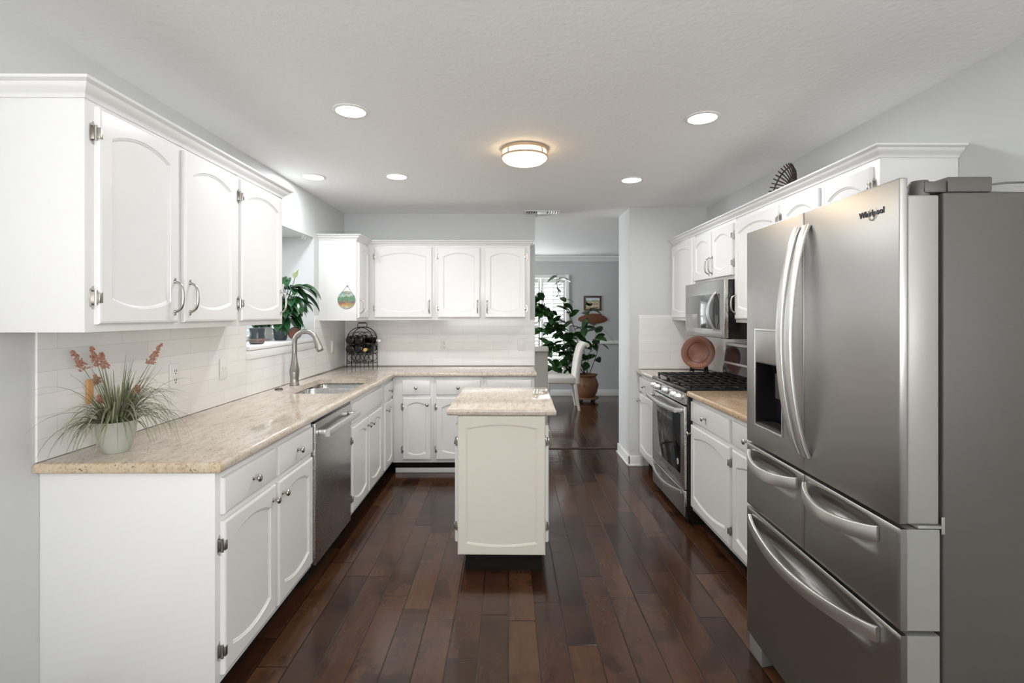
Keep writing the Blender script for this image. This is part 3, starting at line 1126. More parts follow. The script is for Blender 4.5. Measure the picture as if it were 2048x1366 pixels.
# oven door
od = MB().box(.006, W - .006, 0, .024, .238, .806, .006, 3).build('oven_door', M['steel_h'], rg)
MB().box(.055, W - .075, -.0022, -.0002, .33, .742, .0008).build('window', M['black_glass'], od)
mb = MB()
pts = [(.03 + (W - .06) * i / 12, -.050 - .012 * math.sin(PI * i / 12), .775 - .010 * math.sin(PI * i / 12)) for i in range(13)]
mb.sweep(pts, (0, 0, 1), .030, .020)
for x in (.045, W - .045):
    mb.box(x - .014, x + .014, -.047, -.0004, .762, .788, .003)
mb.build('handle', M['steel_handle'], od)
bd = MB()
bd.lathe([(.0, 0), (.021, 0), (.021, .0012), (0, .0012)], 24, mat=TR(W - .125, -.0024, .40) @ FWD)
badge = bd.build('badge', M['plastic_white'], od)
mb = MB()
for q in range(3):
    mb.box(-.009 + q * .0, .009 - q * .003, -.0012, -.0002, .006 - q * .008, .010 - q * .008)
mb.tube([(.015 * math.cos(a * PI / 12), -.0008, .015 * math.sin(a * PI / 12)) for a in range(24)], .0009, 5, closed=True)
mb.build('lettering', M['dark_grey'], badge, (W - .125, -.0038, .40))
# storage drawer
sd = MB().box(.006, W - .006, .002, .024, .055, .232, .006, 3).build('storage_drawer', M['steel_h'], rg)
pts = [(.04 + (W - .08) * i / 12, -.008 - .035 * math.sin(PI * i / 12) ** .7, .215 - .03 * math.sin(PI * i / 12)) for i in range(13)]
MB().sweep(pts, (0, 0, 1), .026, .012).build('handle', M['steel_handle'], sd)
MB().box(.02, W - .02, .07, .62, .0008, .03).build('plinth', M['black_matte'], rg, smooth=0)
# burners and grates
for bxx, by, br in ((.13, .19, .038), (.13, .47, .03), (.378, .33, .045), (.625, .19, .042), (.625, .47, .034)):
    MB().lathe([(0, 0), (br * 1.25, 0), (br * 1.2, .006), (br, .008), (br * .95, .018), (br * .5, .020), (0, .020)], 20).build('burner', M['black_matte'], rg, (bxx, by, .9222))
for g in range(3):
    x0 = .012 + g * .2465
    x1 = x0 + .24
    mb = MB()
    r = .006
    for y in (.05, .57):
        mb.box(x0, x1, y - r, y + r, .940, .953, .002)
    for x in (x0 + r, x1 - r):
        mb.box(x - r, x + r, .05 + r, .57 - r, .940, .953, .002)
    for y in (.12, .19, .26, .33, .40, .47, .53):
        mb.box(x0 + 2 * r, x1 - 2 * r, y - .004, y + .004, .943, .9545, .0015)
    xm = (x0 + x1) / 2
    mb.box(xm - .005, xm + .005, .06, .56, .941, .9525, .0015)
    for x in (x0 + .008, x1 - .008):
        for y in (.052, .568):
            mb.box(x - .007, x + .007, y - .007, y + .007, .9225, .9395, .002)
    mb.build('grate', M['black_matte'], rg)
# back guard
bg = MB().prism([(.585, .923), (.66, .923), (.66, 1.20), (.625, 1.20), (.60, 1.03), (.585, 1.0)], .0, W, .003, 2, mat=Matrix(((0, 0, 1, 0), (1, 0, 0, 0), (0, 1, 0, 0), (0, 0, 0, 1)))).build('back_guard', M['black'], rg)
a = math.atan2(.025, .17)
MB().box(.0, W, -.012, 0, 0, .172, .004, mat=TR(0, .5985, 1.028) @ ROTX(-a)).build('trim_frame', M['steel_handle'], bg)
dsp = MB().box(.03, W - .03, -.0145, -.0125, .018, .150, .0008, mat=TR(0, .5985, 1.028) @ ROTX(-a)).build('display', M['black_glass'], bg)
mb = MB()
for r_ in range(3):
    for c_ in range(6):
        mb.box(.42 + c_ * .035, .438 + c_ * .035, -.0154, -.0148, .05 + r_ * .028, .054 + r_ * .028, mat=TR(0, .5985, 1.028) @ ROTX(-a))
mb.build('lettering', M['plastic_white'], dsp, smooth=0)


def text_mesh(body, size, mat, extrude=.0006, bold=0.0):
    cu = bpy.data.curves.new('txt', 'FONT')
    cu.body = body
    cu.size = size
    cu.extrude = extrude
    cu.offset = bold
    cu.align_x = 'CENTER'
    cu.align_y = 'CENTER'
    o = bpy.data.objects.new('txt', cu)
    COL.objects.link(o)
    bpy.context.view_layer.update()
    me = bpy.data.meshes.new_from_object(o.evaluated_get(bpy.context.evaluated_depsgraph_get()))
    bpy.data.objects.remove(o)
    bpy.data.curves.remove(cu)
    me.materials.clear()
    me.materials.append(mat)
    return me


def swoosh(mb, s, y):
    """an open elliptical ring, thick at the bottom"""
    pts, rs = [], []
    for i in range(19):
        a = math.radians(150 + i * 15)
        x, z = s * .55 * math.cos(a), s * .75 * math.sin(a)
        c, sn = math.cos(-.5), math.sin(-.5)
        pts.append((x * c - z * sn, y, x * sn + z * c))
        rs.append(s * .036 * math.sin(PI * (i + .6) / 19.2) + .0002)
    mb.tube(pts, rs, 6)


# small maker's mark at the foot of the oven door
lg = link_mesh('logo', text_mesh('Whirlpool', .017, M['dark_grey']), od, (W * .58, -.0006, .285), (PI / 2, 0, 0))

# ------------------------------------------------------------------ microwave
mw = empty('microwave', (1.465, 4.1295, 1.262), -PI / 2, 'stainless over-the-range microwave with black window hanging under the short cabinet', 'microwave')
W, H = .742, .408
MB().box(.001, W - .001, .033, .405, .0, H, .003).build('body', M['black'], mw)
d = MB().box(0, W, 0, .032, .004, H, .005, 3).build('door', M['steel_h'], mw)
MB().box(.03, W - .075, -.0024, -.0003, .062, H - .095, .0008).build('window', M['mirror_glass'], d)
MB().box(.03, W - .03, -.0022, -.0003, .012, .05, .0006).build('control_strip', M['steel'], d)
pts = [(W - .125, -.006 - .058 * math.sin(PI * i / 14) ** .8, .055 + .27 * i / 14) for i in range(15)]
MB().sweep(pts, (1, 0, 0), [.014 + .012 * math.sin(PI * i / 14) for i in range(15)], .012).build('handle', M['steel_handle'], d)
mb = MB()
for i in range(12):
    mb.box(.05 + i * .055, .09 + i * .055, .05, .20, -.003, -.0004)
mb.build('grille', M['dark_grey'], mw, smooth=0)

# ------------------------------------------------------------------ refrigerator
ang = math.atan2(1.262 - 2.13, .993 - 1.018)
fr = empty('refrigerator', (1.018, 2.13, 0), ang, 'large stainless french-door refrigerator with dispenser on the right side', 'refrigerator')
W = .868
MB().box(.004, W - .004, .112, .80, .05, 1.743, .006, 3).build('body', M['fridge_grey'], fr)
TD = .10
ST = 1.78
def fdoor(x0, x1):
    skin = MB().box(x0, x1, 0, .021, .897, ST, .004, 3).build('door', M['steel'], fr)
    liner = MB().box(x0 + .0005, x1 - .0005, .0212, TD, .8975, 1.736, .006, 3).build('door_liner', M['door_side'], skin)
    return skin, liner
ld, ll = fdoor(.0, .4315)
# dispenser recess
DX0, DX1, DZ0, DZ1 = .085, .292, .985, 1.366
for part in (ld, ll):
    boolean_cut(part, MB().box(DX0, DX1, -.05, .078, DZ0, DZ1 - .125, .010, 3))
fm = MB()
for bxs in ((DX0 - .007, DX0 - .0005, DZ0 - .007, DZ1 + .007), (DX1 + .0005, DX1 + .007, DZ0 - .007, DZ1 + .007)):
    fm.box(bxs[0], bxs[1], -.004, -.0008, bxs[2], bxs[3], .001)
for z in (DZ0 - .007, DZ1 + .0005):
    fm.box(DX0 - .0004, DX1 + .0004, -.004, -.0008, z, z + .0065, .001)
disp = fm.build('dispenser_frame', M['steel_handle'], ld)
MB().box(DX0 + .001, DX1 - .001, -.0035, -.0008, DZ1 - .123, DZ1 - .001, .001).build('dispenser_panel', M['steel'], ld)
mb = MB()
mb.box(DX0 + .002, DX1 - .002, .074, .0775, DZ0 + .002, DZ1 - .127)
mb.box(DX0 + .0005, DX0 + .003, .0, .074, DZ0 + .004, DZ1 - .127)
mb.box(DX1 - .003, DX1 - .0005, .0, .074, DZ0 + .004, DZ1 - .127)
mb.box(DX0 + .003, DX1 - .003, .0, .074, DZ1 - .13, DZ1 - .1255)
mb.build('dispenser_lining', M['black'], ld, smooth=0)
mb = MB().box(DX0 + .004, DX1 - .004, .0, .073, DZ0 + .0005, DZ0 + .008, .001)
for i in range(9):
    mb.box(DX0 + .012 + i * .0205, DX0 + .024 + i * .0205, .008, .066, DZ0 + .0082, DZ0 + .011)
mb.build('drip_tray', M['dark_grey'], ld)
MB().box(.165, .215, .035, .05, 1.10, 1.20, .006).build('dispenser_lever', M['dark_grey'], ld)

rd, rl_ = fdoor(.4355, W)


def door_handle(x, parent):
    n = 24
    pts, ws = [], []
    for i in range(n + 1):
        t = i / n
        s = math.sin(PI * t)
        pts.append((x, -.006 - .062 * s ** .75, .955 + .775 * t))
        ws.append(.034 + .004 * s)
    MB().sweep(pts, (1, 0, 0), ws, .013, rounded=.003).build('handle', M['steel_handle'], parent)


door_handle(.408, ld)
door_handle(.464, rd)
# badge lettering
lg = link_mesh('logo', text_mesh('Whirlpool', .0235, M['dark_grey'], .0008, .0002), rd, (.766, -.0012, 1.709), (PI / 2, 0, 0))
mb = MB()
swoosh(mb, .026, 0)
mb.build('emblem', M['nickel'], rd, (.772, -.0022, 1.708))


def fdrawer(x0, x1, z0, z1, hx0, hx1, hz, name='drawer'):
    """stainless drawer front whose sheet dips in behind the handle; the silver liner is its own part"""
    def grid(a, b, step):
        n = max(2, int((b - a) / step))
        return [a] + [a + .004 + (b - a - .008) * i / n for i in range(n + 1)] + [b]
    xs, zs = grid(x0, x1, .012), grid(z0, z1, .009)
    top = z1 - .012
    mb = MB()
    t = mb.bm
    rows = []
    for z in zs:
        row = []
        for x in xs:
            y = .0
            if x in (x0, x1) or z in (z0, z1): y = .003
            f = (x - hx0 - .01) / (hx1 - hx0 - .02)
            if 0 < f < 1 and z < top:
                low = hz - .05
                g = (z - low) / (top - low)
                if 0 < g < 1:
                    y += .030 * math.sin(PI * f) ** .8 * math.sin(PI * g) ** 1.2
            row.append(t.verts.new((x, y, z)))
        rows.append(row)
    for a, b in zip(rows, rows[1:]):
        for i in range(len(xs) - 1):
            t.faces.new((a[i], a[i + 1], b[i + 1], b[i]))
    rim = rows[0] + [r_[-1] for r_ in rows[1:]] + rows[-1][-2::-1] + [r_[0] for r_ in rows[-2:0:-1]]
    back = [t.verts.new((v.co.x, .019, v.co.z)) for v in rim]
    n = len(rim)
    for i in range(n):
        t.faces.new((rim[(i + 1) % n], rim[i], back[i], back[(i + 1) % n]))
    bmesh.ops.recalc_face_normals(t, faces=t.faces)
    o = mb.build(name, M['steel'], fr, smooth=50)
    MB().box(x0 + .0062, x1 - .0062, .036, TD, z0 + .0005, z1 - .0062).box(x0 + .0005, x0 + .006, .0192, TD, z0 + .0005, z1 - .0005).box(x1 - .006, x1 - .0005, .0192, TD, z0 + .0005, z1 - .0005).box(x0 + .0062, x1 - .0062, .0192, TD, z1 - .006, z1 - .0005).build('drawer_liner', M['door_side'], o)
    return o


def drawer_handle(x0, x1, z, parent, sag):
    n = 24
    pts = []
    for i in range(n + 1):
        t = i / n
        s = math.sin(PI * t)
        pts.append((x0 + (x1 - x0) * t, -.008 - .046 * s ** .8, z - sag * s ** .8))
    MB().sweep(pts, (0, 0, 1), .042, .013, rounded=.003).build('handle', M['steel_handle'], parent)


dr = fdrawer(.0, .4315, .628, .886, .04, .405, .835)
drawer_handle(.04, .405, .845, dr, .02)
dr = fdrawer(.4355, W, .628, .886, .45, .80, .835)
drawer_handle(.45, .80, .845, dr, .02)
dr = fdrawer(.0, W, .085, .616, .045, .80, .555, 'freezer_drawer')
drawer_handle(.045, .80, .575, dr, .035)
# hinge cover on top, bottom hinge, feet and grille
mb = MB().prism([(.76, .125), (.862, .125), (.862, .235), (.74, .235)], 1.7435, 1.783, .004, 2)
mb.lathe([(0, 0), (.022, 0), (.024, .03), (.02, .04), (0, .042)], 16, mat=TR(W - .035, .075, 1.7375))
mb.box(W - .055, W - .010, .070, .14, 1.744, 1.773, .004)
mb.build('hinge_cover', M['fridge_grey'], fr)
mb = MB().box(W - .09, W + .001, .045, .1115, .8875, .8955, .002).box(W + .0005, W + .002, .103, .1115, .875, .918, .0005)
mb.build('hinge_bracket', M['door_side'], fr)
MB().box(.03, W - .03, .05, .13, .035, .082, .004).build('kick_grille', M['door_side'], fr)
ft = MB().prism([(.0, 0.0), (.11, 0), (.09, .07), (.02, .075)], .0008, .083, .004)
ft.build('foot_cover', M['door_side'], fr, (.005, .01, 0))
ft = MB().box(W - .10, W - .01, .05, .11, .0008, .0835, .004).build('foot_cover', M['door_side'], fr)
MB().box(.02, W - .02, .70, .78, .0008, .0495, .004).build('roller', M['black_matte'], fr)
# wires lying on top of the refrigerator
mb = MB()
rw = random.Random(3)
for q in range(3):
    p = []
    for i in range(14):
        t = i / 13
        p.append((1.16 + .66 * t, 1.44 - .09 * t + .03 * math.sin(6 * t + q * 2) - q * .02, 1.750 + .022 * abs(math.sin(5 * t + q * 1.3)) + .012 * q))
    mb.tube(p, .0028, 6)
o = mb.build('cable', M['copper'], smooth=60)
tag(o, 'thin grey wires tangled on top of the refrigerator', 'cable')

# ------------------------------------------------------------------ ceiling lights and vent
def recessed(x, y, label):
    r = empty('recessed_light', (x, y, CEIL), 0, label, 'ceiling light', 'recessed ceiling lights')
    MB().lathe([(.070, -.001), (.071, -.007), (.078, -.0085), (.087, -.004), (.087, -.0006), (.07, -.0006)], 40, cap=False).build('trim_ring', M['plastic_white'], r, smooth=50)
    MB().lathe([(0, -.001), (.0698, -.001), (.0698, -.005), (0, -.0055)], 40, cap=False).build('lens', M['led'], r, smooth=50)
    area_light('downlight', (0, 0, -.012), (0, 0, 0),   .13, .13, 4.8, (.94, .97, 1.0), 'DISK', parent=r)
recessed(-.781, 2.48, 'round recessed light above the left counter, larger and nearer of that pair')
recessed(.994, 2.556, 'round recessed light above the range side, nearer the camera')
recessed(-.817, 3.66, 'round recessed light farther along the ceiling, left of the warm dome light')
recessed(.921, 3.74, 'round recessed light farther along, between the dome light and the range wall')
recessed(-1.43, 3.675, 'round recessed light close to the left wall above the sink window')

fl = empty('flush_mount_light', (.098, 3.05, CEIL), 0, 'warm glowing round flush-mount ceiling light with two metal bands', 'ceiling light')
MB().lathe([(0, -.0006), (.13, -.0006), (.142, -.003), (.144, -.022), (.138, -.024), (.0, -.024)], 48).build('ceiling_pan', plain('champagne_metal', (.62, .50, .38), .3, metal=.8), fl, smooth=40)
MB().lathe([(.134, -.0245), (.136, -.05), (.132, -.066), (.115, -.080), (.07, -.089), (0, -.092)], 48, cap=False).build('diffuser', M['warm_glass'], fl, smooth=60)
MB().lathe([(.137, -.048), (.144, -.048), (.145, -.060), (.137, -.060), (.137, -.048)], 48, cap=False).build('band', plain('champagne_band', (.62, .50, .38), .3, metal=.8), fl, smooth=40)
mb = MB()
for k in range(4):
    a = PI / 4 + k * PI / 2
    mb.box(.1375, .1435, -.005, .005, -.0478, -.0245, .001, mat=ROTZ(a))
mb.build('post', plain('champagne_post', (.62, .50, .38), .3, metal=.8), fl)
area_light('dome_glow', (0, 0, -.10), (0, 0, 0), .2, .2, 4.0, (1.0, .78, .52), 'DISK', parent=fl)

vt = empty('air_vent', (.332, 4.93, CEIL), 0, 'white rectangular air vent in the ceiling before the dining opening', 'vent')
mb = MB()
for a in ((-.18, .18, -.085, -.06), (-.18, .18, .06, .085), (-.18, -.155, -.06, .06), (.155, .18, -.06, .06), (-.05, .05, -.06, .06)):
    mb.box(*a, -.008, -.0006, .002)
mb.build('frame', M['plastic_white'], vt)
MB().box(-.155, .155, -.06, .06, -.0022, -.0006).build('backing', M['slot'], vt, smooth=0)
mb = MB()
for s in (-1, 1):
    for i in range(4):
        mb.box(-.007, .007, -.058, .058, -.001, .001, mat=TR(s * (.068 + i * .024), 0, -.0085) @ ROTY(s * .6))
mb.build('slat', M['plastic_white'], vt, smooth=0)


# ------------------------------------------------------------------ outlets and switches
def wall_plate(kind, loc, rz, label, cat):
    r = empty(kind, loc, rz, label, cat)
    MB().box(-.0365, .0365, -.006, -.0003, -.06, .06, .003, 2).build('cover_plate', M['plastic_white'], r)
    if cat == 'outlet':
        for z in (-.022, .022):
            s = MB().box(-.017, .017, -.0085, -.0062, z - .017, z + .017, .002).build('socket', M['plastic_white'], r)
            MB().box(-.008, -.005, -.0093, -.0087, z - .002, z + .010).box(.005, .008, -.0093, -.0087, z - .002, z + .010).box(-.003, .003, -.0093, -.0087, z - .012, z - .006).build('slot', M['slot'], s, smooth=0)
    elif cat == 'light switch':
        for x in ((-.010, .010) if abs(rz) > 1 and loc[1] < 3 else (0.0,)):
            MB().box(x - .005, x + .005, -.014, -.0062, -.003, .012, .002).build('toggle', M['plastic_white'], r)
    else:
        MB().box(-.017, .017, -.0085, -.0062, -.034, .034, .002).build('rocker', M['plastic_white'], r)
    return r


XW = XL + .0095
wall_plate('outlet', (XW, 2.463, 1.128), PI / 2, 'white double outlet on the left backsplash nearest the grass plant', 'outlet')
wall_plate('light_switch', (XW, 2.885, 1.12), PI / 2, 'white switch plate with two toggles on the left backsplash between outlet and faucet', 'light switch')
wall_plate('light_switch', (XW, 4.67, 1.125), PI / 2, 'white switch plate on the left backsplash in the corner by the wine rack', 'wall switch')
wall_plate('outlet', (-.644, YB - .0095, 1.121), 0, 'white double outlet in the middle of the back wall backsplash', 'outlet')
wall_plate('light_switch', (.13, YB - .0095, 1.126), 0, 'white switch plate at the dining end of the back wall backsplash', 'wall switch')
o = MB().box(-.015, .015, -.010, -.0005, -.048, .048, .004).build('wooden_plate', M['wood_plate'], None, (XW, 1.965, 1.13), (0, 0, PI / 2))
tag(o, 'honey coloured wooden wall plate half hidden behind the grass plant', 'wall plate')

# ------------------------------------------------------------------ grass plant on the left counter
def blade(mb, base, az, el, length, w, droop, n=7, mi=0, twist=0.0):
    """a tapering curved ribbon with a slight V"""
    p = Vector(base)
    d = Vector((math.cos(az) * math.cos(el), math.sin(az) * math.cos(el), math.sin(el)))
    side = Vector((-math.sin(az), math.cos(az), 0))
    pts = []
    st = length / n
    for i in range(n + 1):
        pts.append(Vector((p.x, p.y, max(p.z, .006))))
        p = p + d * st
        d = (d + Vector((0, 0, -droop / n * (1 + i * .25)))).normalized()
    t = mb.bm
    prev = None
    for i, q in enumerate(pts):
        f = i / n
        ww = w * (1 - f ** 2.2) * (.7 + .6 * min(1, f * 3)) / 2 + .00035
        dd = (pts[min(i + 1, n)] - pts[max(i - 1, 0)]).normalized()
        up = dd.cross(side).normalized() * (-1)
        row = [t.verts.new(q - side * ww), t.verts.new(q - up * ww * .5), t.verts.new(q + side * ww)]
        if prev:
            for k in range(2):
                f_ = t.faces.new((prev[k], prev[k + 1], row[k + 1], row[k]))
                f_.material_index = mi
        prev = row
    return pts


gp = empty('grass_plant', (-1.478, 1.895, CT1 + .0005), 0, 'potted artificial grass with coral flower spikes on the near granite counter', 'plant')
MB().lathe([(0, 0), (.038, 0), (.041, .004), (.052, .036), (.061, .070), (.063, .094), (.066, .112), (.069, .119), (.065, .119), (.061, .110), (.058, .100), (0, .100)], 28).build('pot', M['stone_pot'], gp, smooth=50)
MB().lathe([(0, .1005), (.057, .1005), (.04, .106), (0, .108)], 20).build('soil', M['soil'], gp, smooth=60)
rg_ = random.Random(11)
mb = MB()
for i in range(300):
    az = rg_.uniform(0, 2 * PI)
    if i < 180:
        el = rg_.uniform(.45, 1.25); L = rg_.uniform(.19, .32); dr = rg_.uniform(.9, 2.3)
    else:
        el = rg_.uniform(1.0, 1.5); L = rg_.uniform(.14, .27); dr = rg_.uniform(.1, .6)
    r0 = rg_.uniform(.0, .04)
    # keep the blades off the wall
    if math.cos(az) < -.4: L *= .55
    blade(mb, (r0 * math.cos(az), r0 * math.sin(az), .104), az, el, L, rg_.uniform(.0028, .0048), dr, 8)
mb.build('foliage', M['grass'], gp, smooth=60)
for az, el, L, fsz in ((PI + .80, 1.27, .235, .080), (PI + .75, 1.45, .235, .075), (PI + 1.3, 1.50, .225, .060), (.75, 1.25, .245, .090), (PI + .6, 1.38, .17, .035), (.5, 1.25, .13, .03), (PI + .9, 1.3, .10, .03)):
    mb = MB()
    p = Vector((.01 * math.cos(az), .01 * math.sin(az), .106))
    d = Vector((math.cos(az) * math.cos(el), math.sin(az) * math.cos(el), math.sin(el)))
    pts = []
    for i in range(9):
        pts.append(p.copy()); p = p + d * (L / 8); d = (d + Vector((math.cos(az), math.sin(az), -.15)) * .022).normalized()
    mb.tube(pts, .0013, 5)
    st = mb.build('flower_stem', M['grass'], gp)
    mb = MB()
    e = pts[-1]; dd = (pts[-1] - pts[-2]).normalized()
    for q in range(130):
        t = rg_.random()
        rr = .019 * (1 - t * .7) * rg_.uniform(.2, 1)
        aa = rg_.uniform(0, 2 * PI)
        u = dd.orthogonal().normalized(); v = dd.cross(u)
        c = e - dd * .01 + dd * (t * fsz) + (u * math.cos(aa) + v * math.sin(aa)) * rr
        s = rg_.uniform(.002, .0038)
        t2 = bmesh.new()
        bmesh.ops.create_icosphere(t2, subdivisions=1, radius=s)
        for vv in t2.verts: vv.co = vv.co * 1.0 + c
        mb._merge(t2)
    mb.build('flower_spike', M['flower'], st, smooth=0)

# ------------------------------------------------------------------ wine rack and bottles
WRX, WRY = -1.423, 4.80
wr = empty('wine_rack', (WRX, WRY, CT1 + .0005), 0, 'black wire wine rack with a carrying handle in the counter corner', 'rack')
RW, RD = .125, .15
mb = MB()
def arc(cx, cz, r, a0, a1, y, n=16):
    return [(cx + r * math.cos(a0 + (a1 - a0) * i / n), y, cz + r * math.sin(a0 + (a1 - a0) * i / n)) for i in range(n + 1)]
for y in (0.0, RD):
    mb.tube([(-RW, y, 0), (-RW, y, .265)] + arc(0, .265, RW, PI, 0, y)[1:] + [(RW, y, 0)], .0038, 6)
    for x in (-.042, .042):
        mb.tube([(x, y, -.0), (x, y, .06)], .003, 6)
    mb.tube(arc(-.045, .265, .08, 0, PI, y, 12), .0026, 6)
    mb.tube(arc(.045, .265, .08, 0, PI, y, 12), .0026, 6)
    for z in (.055, .145, .235):
        mb.tube([(-RW, y, z - .012), (RW, y, z - .012)], .0026, 6)
    for z in (.095, .185, .27):
        for x in (-.083, 0, .083):
            mb.tube(arc(x, z, .040, 0, 2 * PI, y, 18)[:-1], .0026, 6, closed=True)
for x in (-RW, RW, -.042, .042):
    for z in (.043, .133, .223):
        mb.tube([(x, 0, z), (x, RD, z)], .0022, 6)
mb.build('wire_frame', M['black_matte'], wr, smooth=60)
# diamond mesh on the front
mb = MB()
for z0, z1 in ((.135, .155), (.05, .065), (.06, .13)):
    n = 14
    for i in range(-3, n + 3):
        for s in (-1, 1):
            xa = -RW + 2 * RW * i / n
            xb = xa + s * (z1 - z0) * .8
            if min(xa, xb) < -RW or max(xa, xb) > RW: continue
            mb.tube([(xa, -.002, z0), (xb, -.002, z1)], .0014, 4)
mb.build('mesh_panel', M['black_matte'], wr, smooth=60)
mb = MB().tube([(-.045, RD / 2, .388), (-.045, RD / 2, .425), (-.040, RD / 2, .432), (.040, RD / 2, .432), (.045, RD / 2, .425), (.045, RD / 2, .388)], .003, 6)
mb.tube([(0, 0, .39), (-.045, RD / 2, .39)], .002, 6).tube([(-.045, RD / 2, .39), (0, RD, .39)], .002, 6).tube([(0, 0, .39), (.045, RD / 2, .39)], .002, 6).tube([(.045, RD / 2, .39), (0, RD, .39)], .002, 6)
hd = mb.build('handle', M['black_matte'], wr, smooth=60)
MB().tube([(-.036, RD / 2, .432), (.036, RD / 2, .432)], .007, 10).build('grip', M['frame_wood'], hd, smooth=60)


def bottle(x, z, label, flip=False, cap='gold', skew=0.0):
    r = empty('wine_bottle', (WRX + x, WRY + .01, CT1 + z), 0, label, 'bottle', 'wine bottles in the rack')
    prof = [(0, .004), (.030, 0), (.0385, .003), (.039, .01), (.039, .19), (.035, .205), (.018, .225), (.0145, .24), (.014, .275), (.0155, .277), (.0155, .29), (0, .29)]
    m = ROTX(-PI / 2)       # bottom faces the camera, neck to the back
    if skew: r.scale = (.8, .8, .8)
    off = TR(0, -.06, 0)
    if flip: m = ROTX(PI / 2); off = TR(0, .16, 0)
    mm = off @ m
    if skew: mm = TR(0, .05, 0) @ ROTZ(skew) @ TR(0, -.02, 0) @ off @ m
    MB().lathe(prof, 24, mat=mm).build('glass', M['wine'], r, smooth=40)
    MB().lathe([(.0150, .245), (.0162, .246), (.0162, .2905), (0, .291)], 18, mat=mm, cap=False).build('capsule', M['gold'] if cap == 'gold' else M['foil_white'], r, smooth=40)
bottle(-.083, .27, 'dark wine bottle in the upper row of the rack, next the left wall')
bottle(0, .27, 'dark wine bottle in the middle of the upper row of the rack')
bottle(.108, .265, 'wine bottle with white neck poking from the right end of the upper row', True, 'white', .8)
bottle(-.083, .185, 'dark wine bottle in the lower row of the rack, next the left wall')
bottle(0, .185, 'dark wine bottle in the middle of the lower row of the rack')
bottle(.083, .185, 'wine bottle with gold neck foil at the right end of the lower row', True, 'gold')

# round hanging picture on the corner cabinet side
hp = empty('hanging_picture', (-1.405, YC - .001, 1.555), 0, 'small round glass picture with flower colours hanging on the corner cabinet side', 'ornament')
k = NT('painted_glass')
v = k.coord()
sx = k.n('SeparateXYZ'); k.l(v, sx.inputs[0])
blob = k.n('TexVoronoi'); blob.inputs['Scale'].default_value = 55; k.l(v, blob.inputs['Vector'])
hz = k.math('ADD', k.math('MULTIPLY', sx.outputs[2], 6.5), .5)
hz = k.math('ADD', hz, k.math('MULTIPLY', k.math('SUBTRACT', k.noise(v, 40, 2), .5), .35))
band = k.ramp(hz, [(.0, (.55, .58, .50)), (.22, (.55, .33, .05)), (.36, (.20, .10, .14)), (.5, (.12, .30, .14)), (.66, (.10, .20, .10)), (.74, (.55, .60, .58)), (.9, (.25, .30, .24)), (1.0, (.45, .55, .45))])
c = k.mix(.30, k.mix(.35, band, (.25, .25, .22)), blob.outputs['Color'], 'OVERLAY')
k.l(c, k.p.inputs['Base Color']); k.s(Roughness=.1)
MB().lathe([(0, 0), (.075, 0), (.0765, .002), (.075, .004), (0, .004)], 36, mat=FWD).build('glass_disc', k.m, hp, smooth=40)
MB().tube([(.076 * math.cos(a * PI / 20), -.002, .076 * math.sin(a * PI / 20)) for a in range(40)], .0018, 6, closed=True).build('rim', M['nickel'], hp, smooth=60)
mb = MB().tube([(-.045, -.002, .062), (0.008, -.004, .125)], .0014, 5).tube([(.045, -.002, .062), (.008, -.004, .125)], .0014, 5)
mb.build('chain', M['copper'], hp)
MB().lathe([(0, 0), (.009, 0), (.009, .003), (.004, .005), (.003, .010), (0, .011)], 14, mat=TR(.008, 0, .125) @ FWD).build('hook', M['nickel'], hp)

# ------------------------------------------------------------------ window box: plants and pieces
SZ = BZ0 + .0285


def leaf(mb, base, az, el, L, w, droop, fold=.25, n=8, mi=0, pw=.8, roll=0.0):
    p = Vector(base)
    d = Vector((math.cos(az) * math.cos(el), math.sin(az) * math.cos(el), math.sin(el)))
    side0 = Vector((-math.sin(az), math.cos(az), 0))
    pts, ds = [], []
    for i in range(n + 1):
        pts.append(p.copy()); ds.append(d.copy())
        p = p + d * (L / n)
        d = (d + Vector((0, 0, -droop / n))).normalized()
    prev = None
    t = mb.bm
    for i, q in enumerate(pts):
        f = i / n
        ww = w / 2 * (math.sin(PI * min(1, f ** pw)) ** .8 if 0 < f < 1 else 0) + .0006
        dd = ds[i]
        side = (Matrix.Rotation(roll, 3, dd) @ side0)
        up = side.cross(dd).normalized() * -1
        row = [t.verts.new(q - side * ww - up * ww * fold * -1), t.verts.new(q), t.verts.new(q + side * ww - up * ww * fold * -1)]
        if prev:
            for k_ in range(2):
                f_ = t.faces.new((prev[k_], prev[k_ + 1], row[k_ + 1], row[k_])); f_.material_index = mi
        prev = row


pl = empty('peace_lily', (-1.785, 3.93, SZ), 0, 'dark green peace lily with one pale bloom in the window over the sink', 'plant')
MB().lathe([(0, 0), (.040, 0), (.046, .01), (.056, .075), (.058, .09), (.052, .09), (.048, .07), (0, .07)], 22).build('pot', M['glass_pot'], pl, smooth=50)
MB().lathe([(0, .072), (.048, .072), (0, .078)], 16).build('soil', M['soil'], pl)
rl = random.Random(5)
mb = MB(); ms = MB()
for i in range(52):
    az = rl.uniform(-1.5, 1.2)
    el = rl.uniform(1.12, 1.5)
    sl = rl.uniform(.10, .42)
    d = Vector((math.cos(az) * math.cos(el), math.sin(az) * math.cos(el) * .55, math.sin(el)))
    b = Vector((0, 0, .075))
    tip = b + d * sl + Vector((.10 * sl * math.cos(az), 0, 0))
    ms.tube([b, b + d * sl * .5, tip], .0022, 5)
    leaf(mb, tip, az + rl.uniform(-.4, .4), rl.uniform(-.7, .4), rl.uniform(.15, .22), rl.uniform(.055, .085), rl.uniform(.8, 2.0), .25, roll=rl.uniform(-.5, .5))
ms.build('stem', M['lily'], pl, smooth=60)
mb.build('foliage', M['lily'], pl, smooth=60)
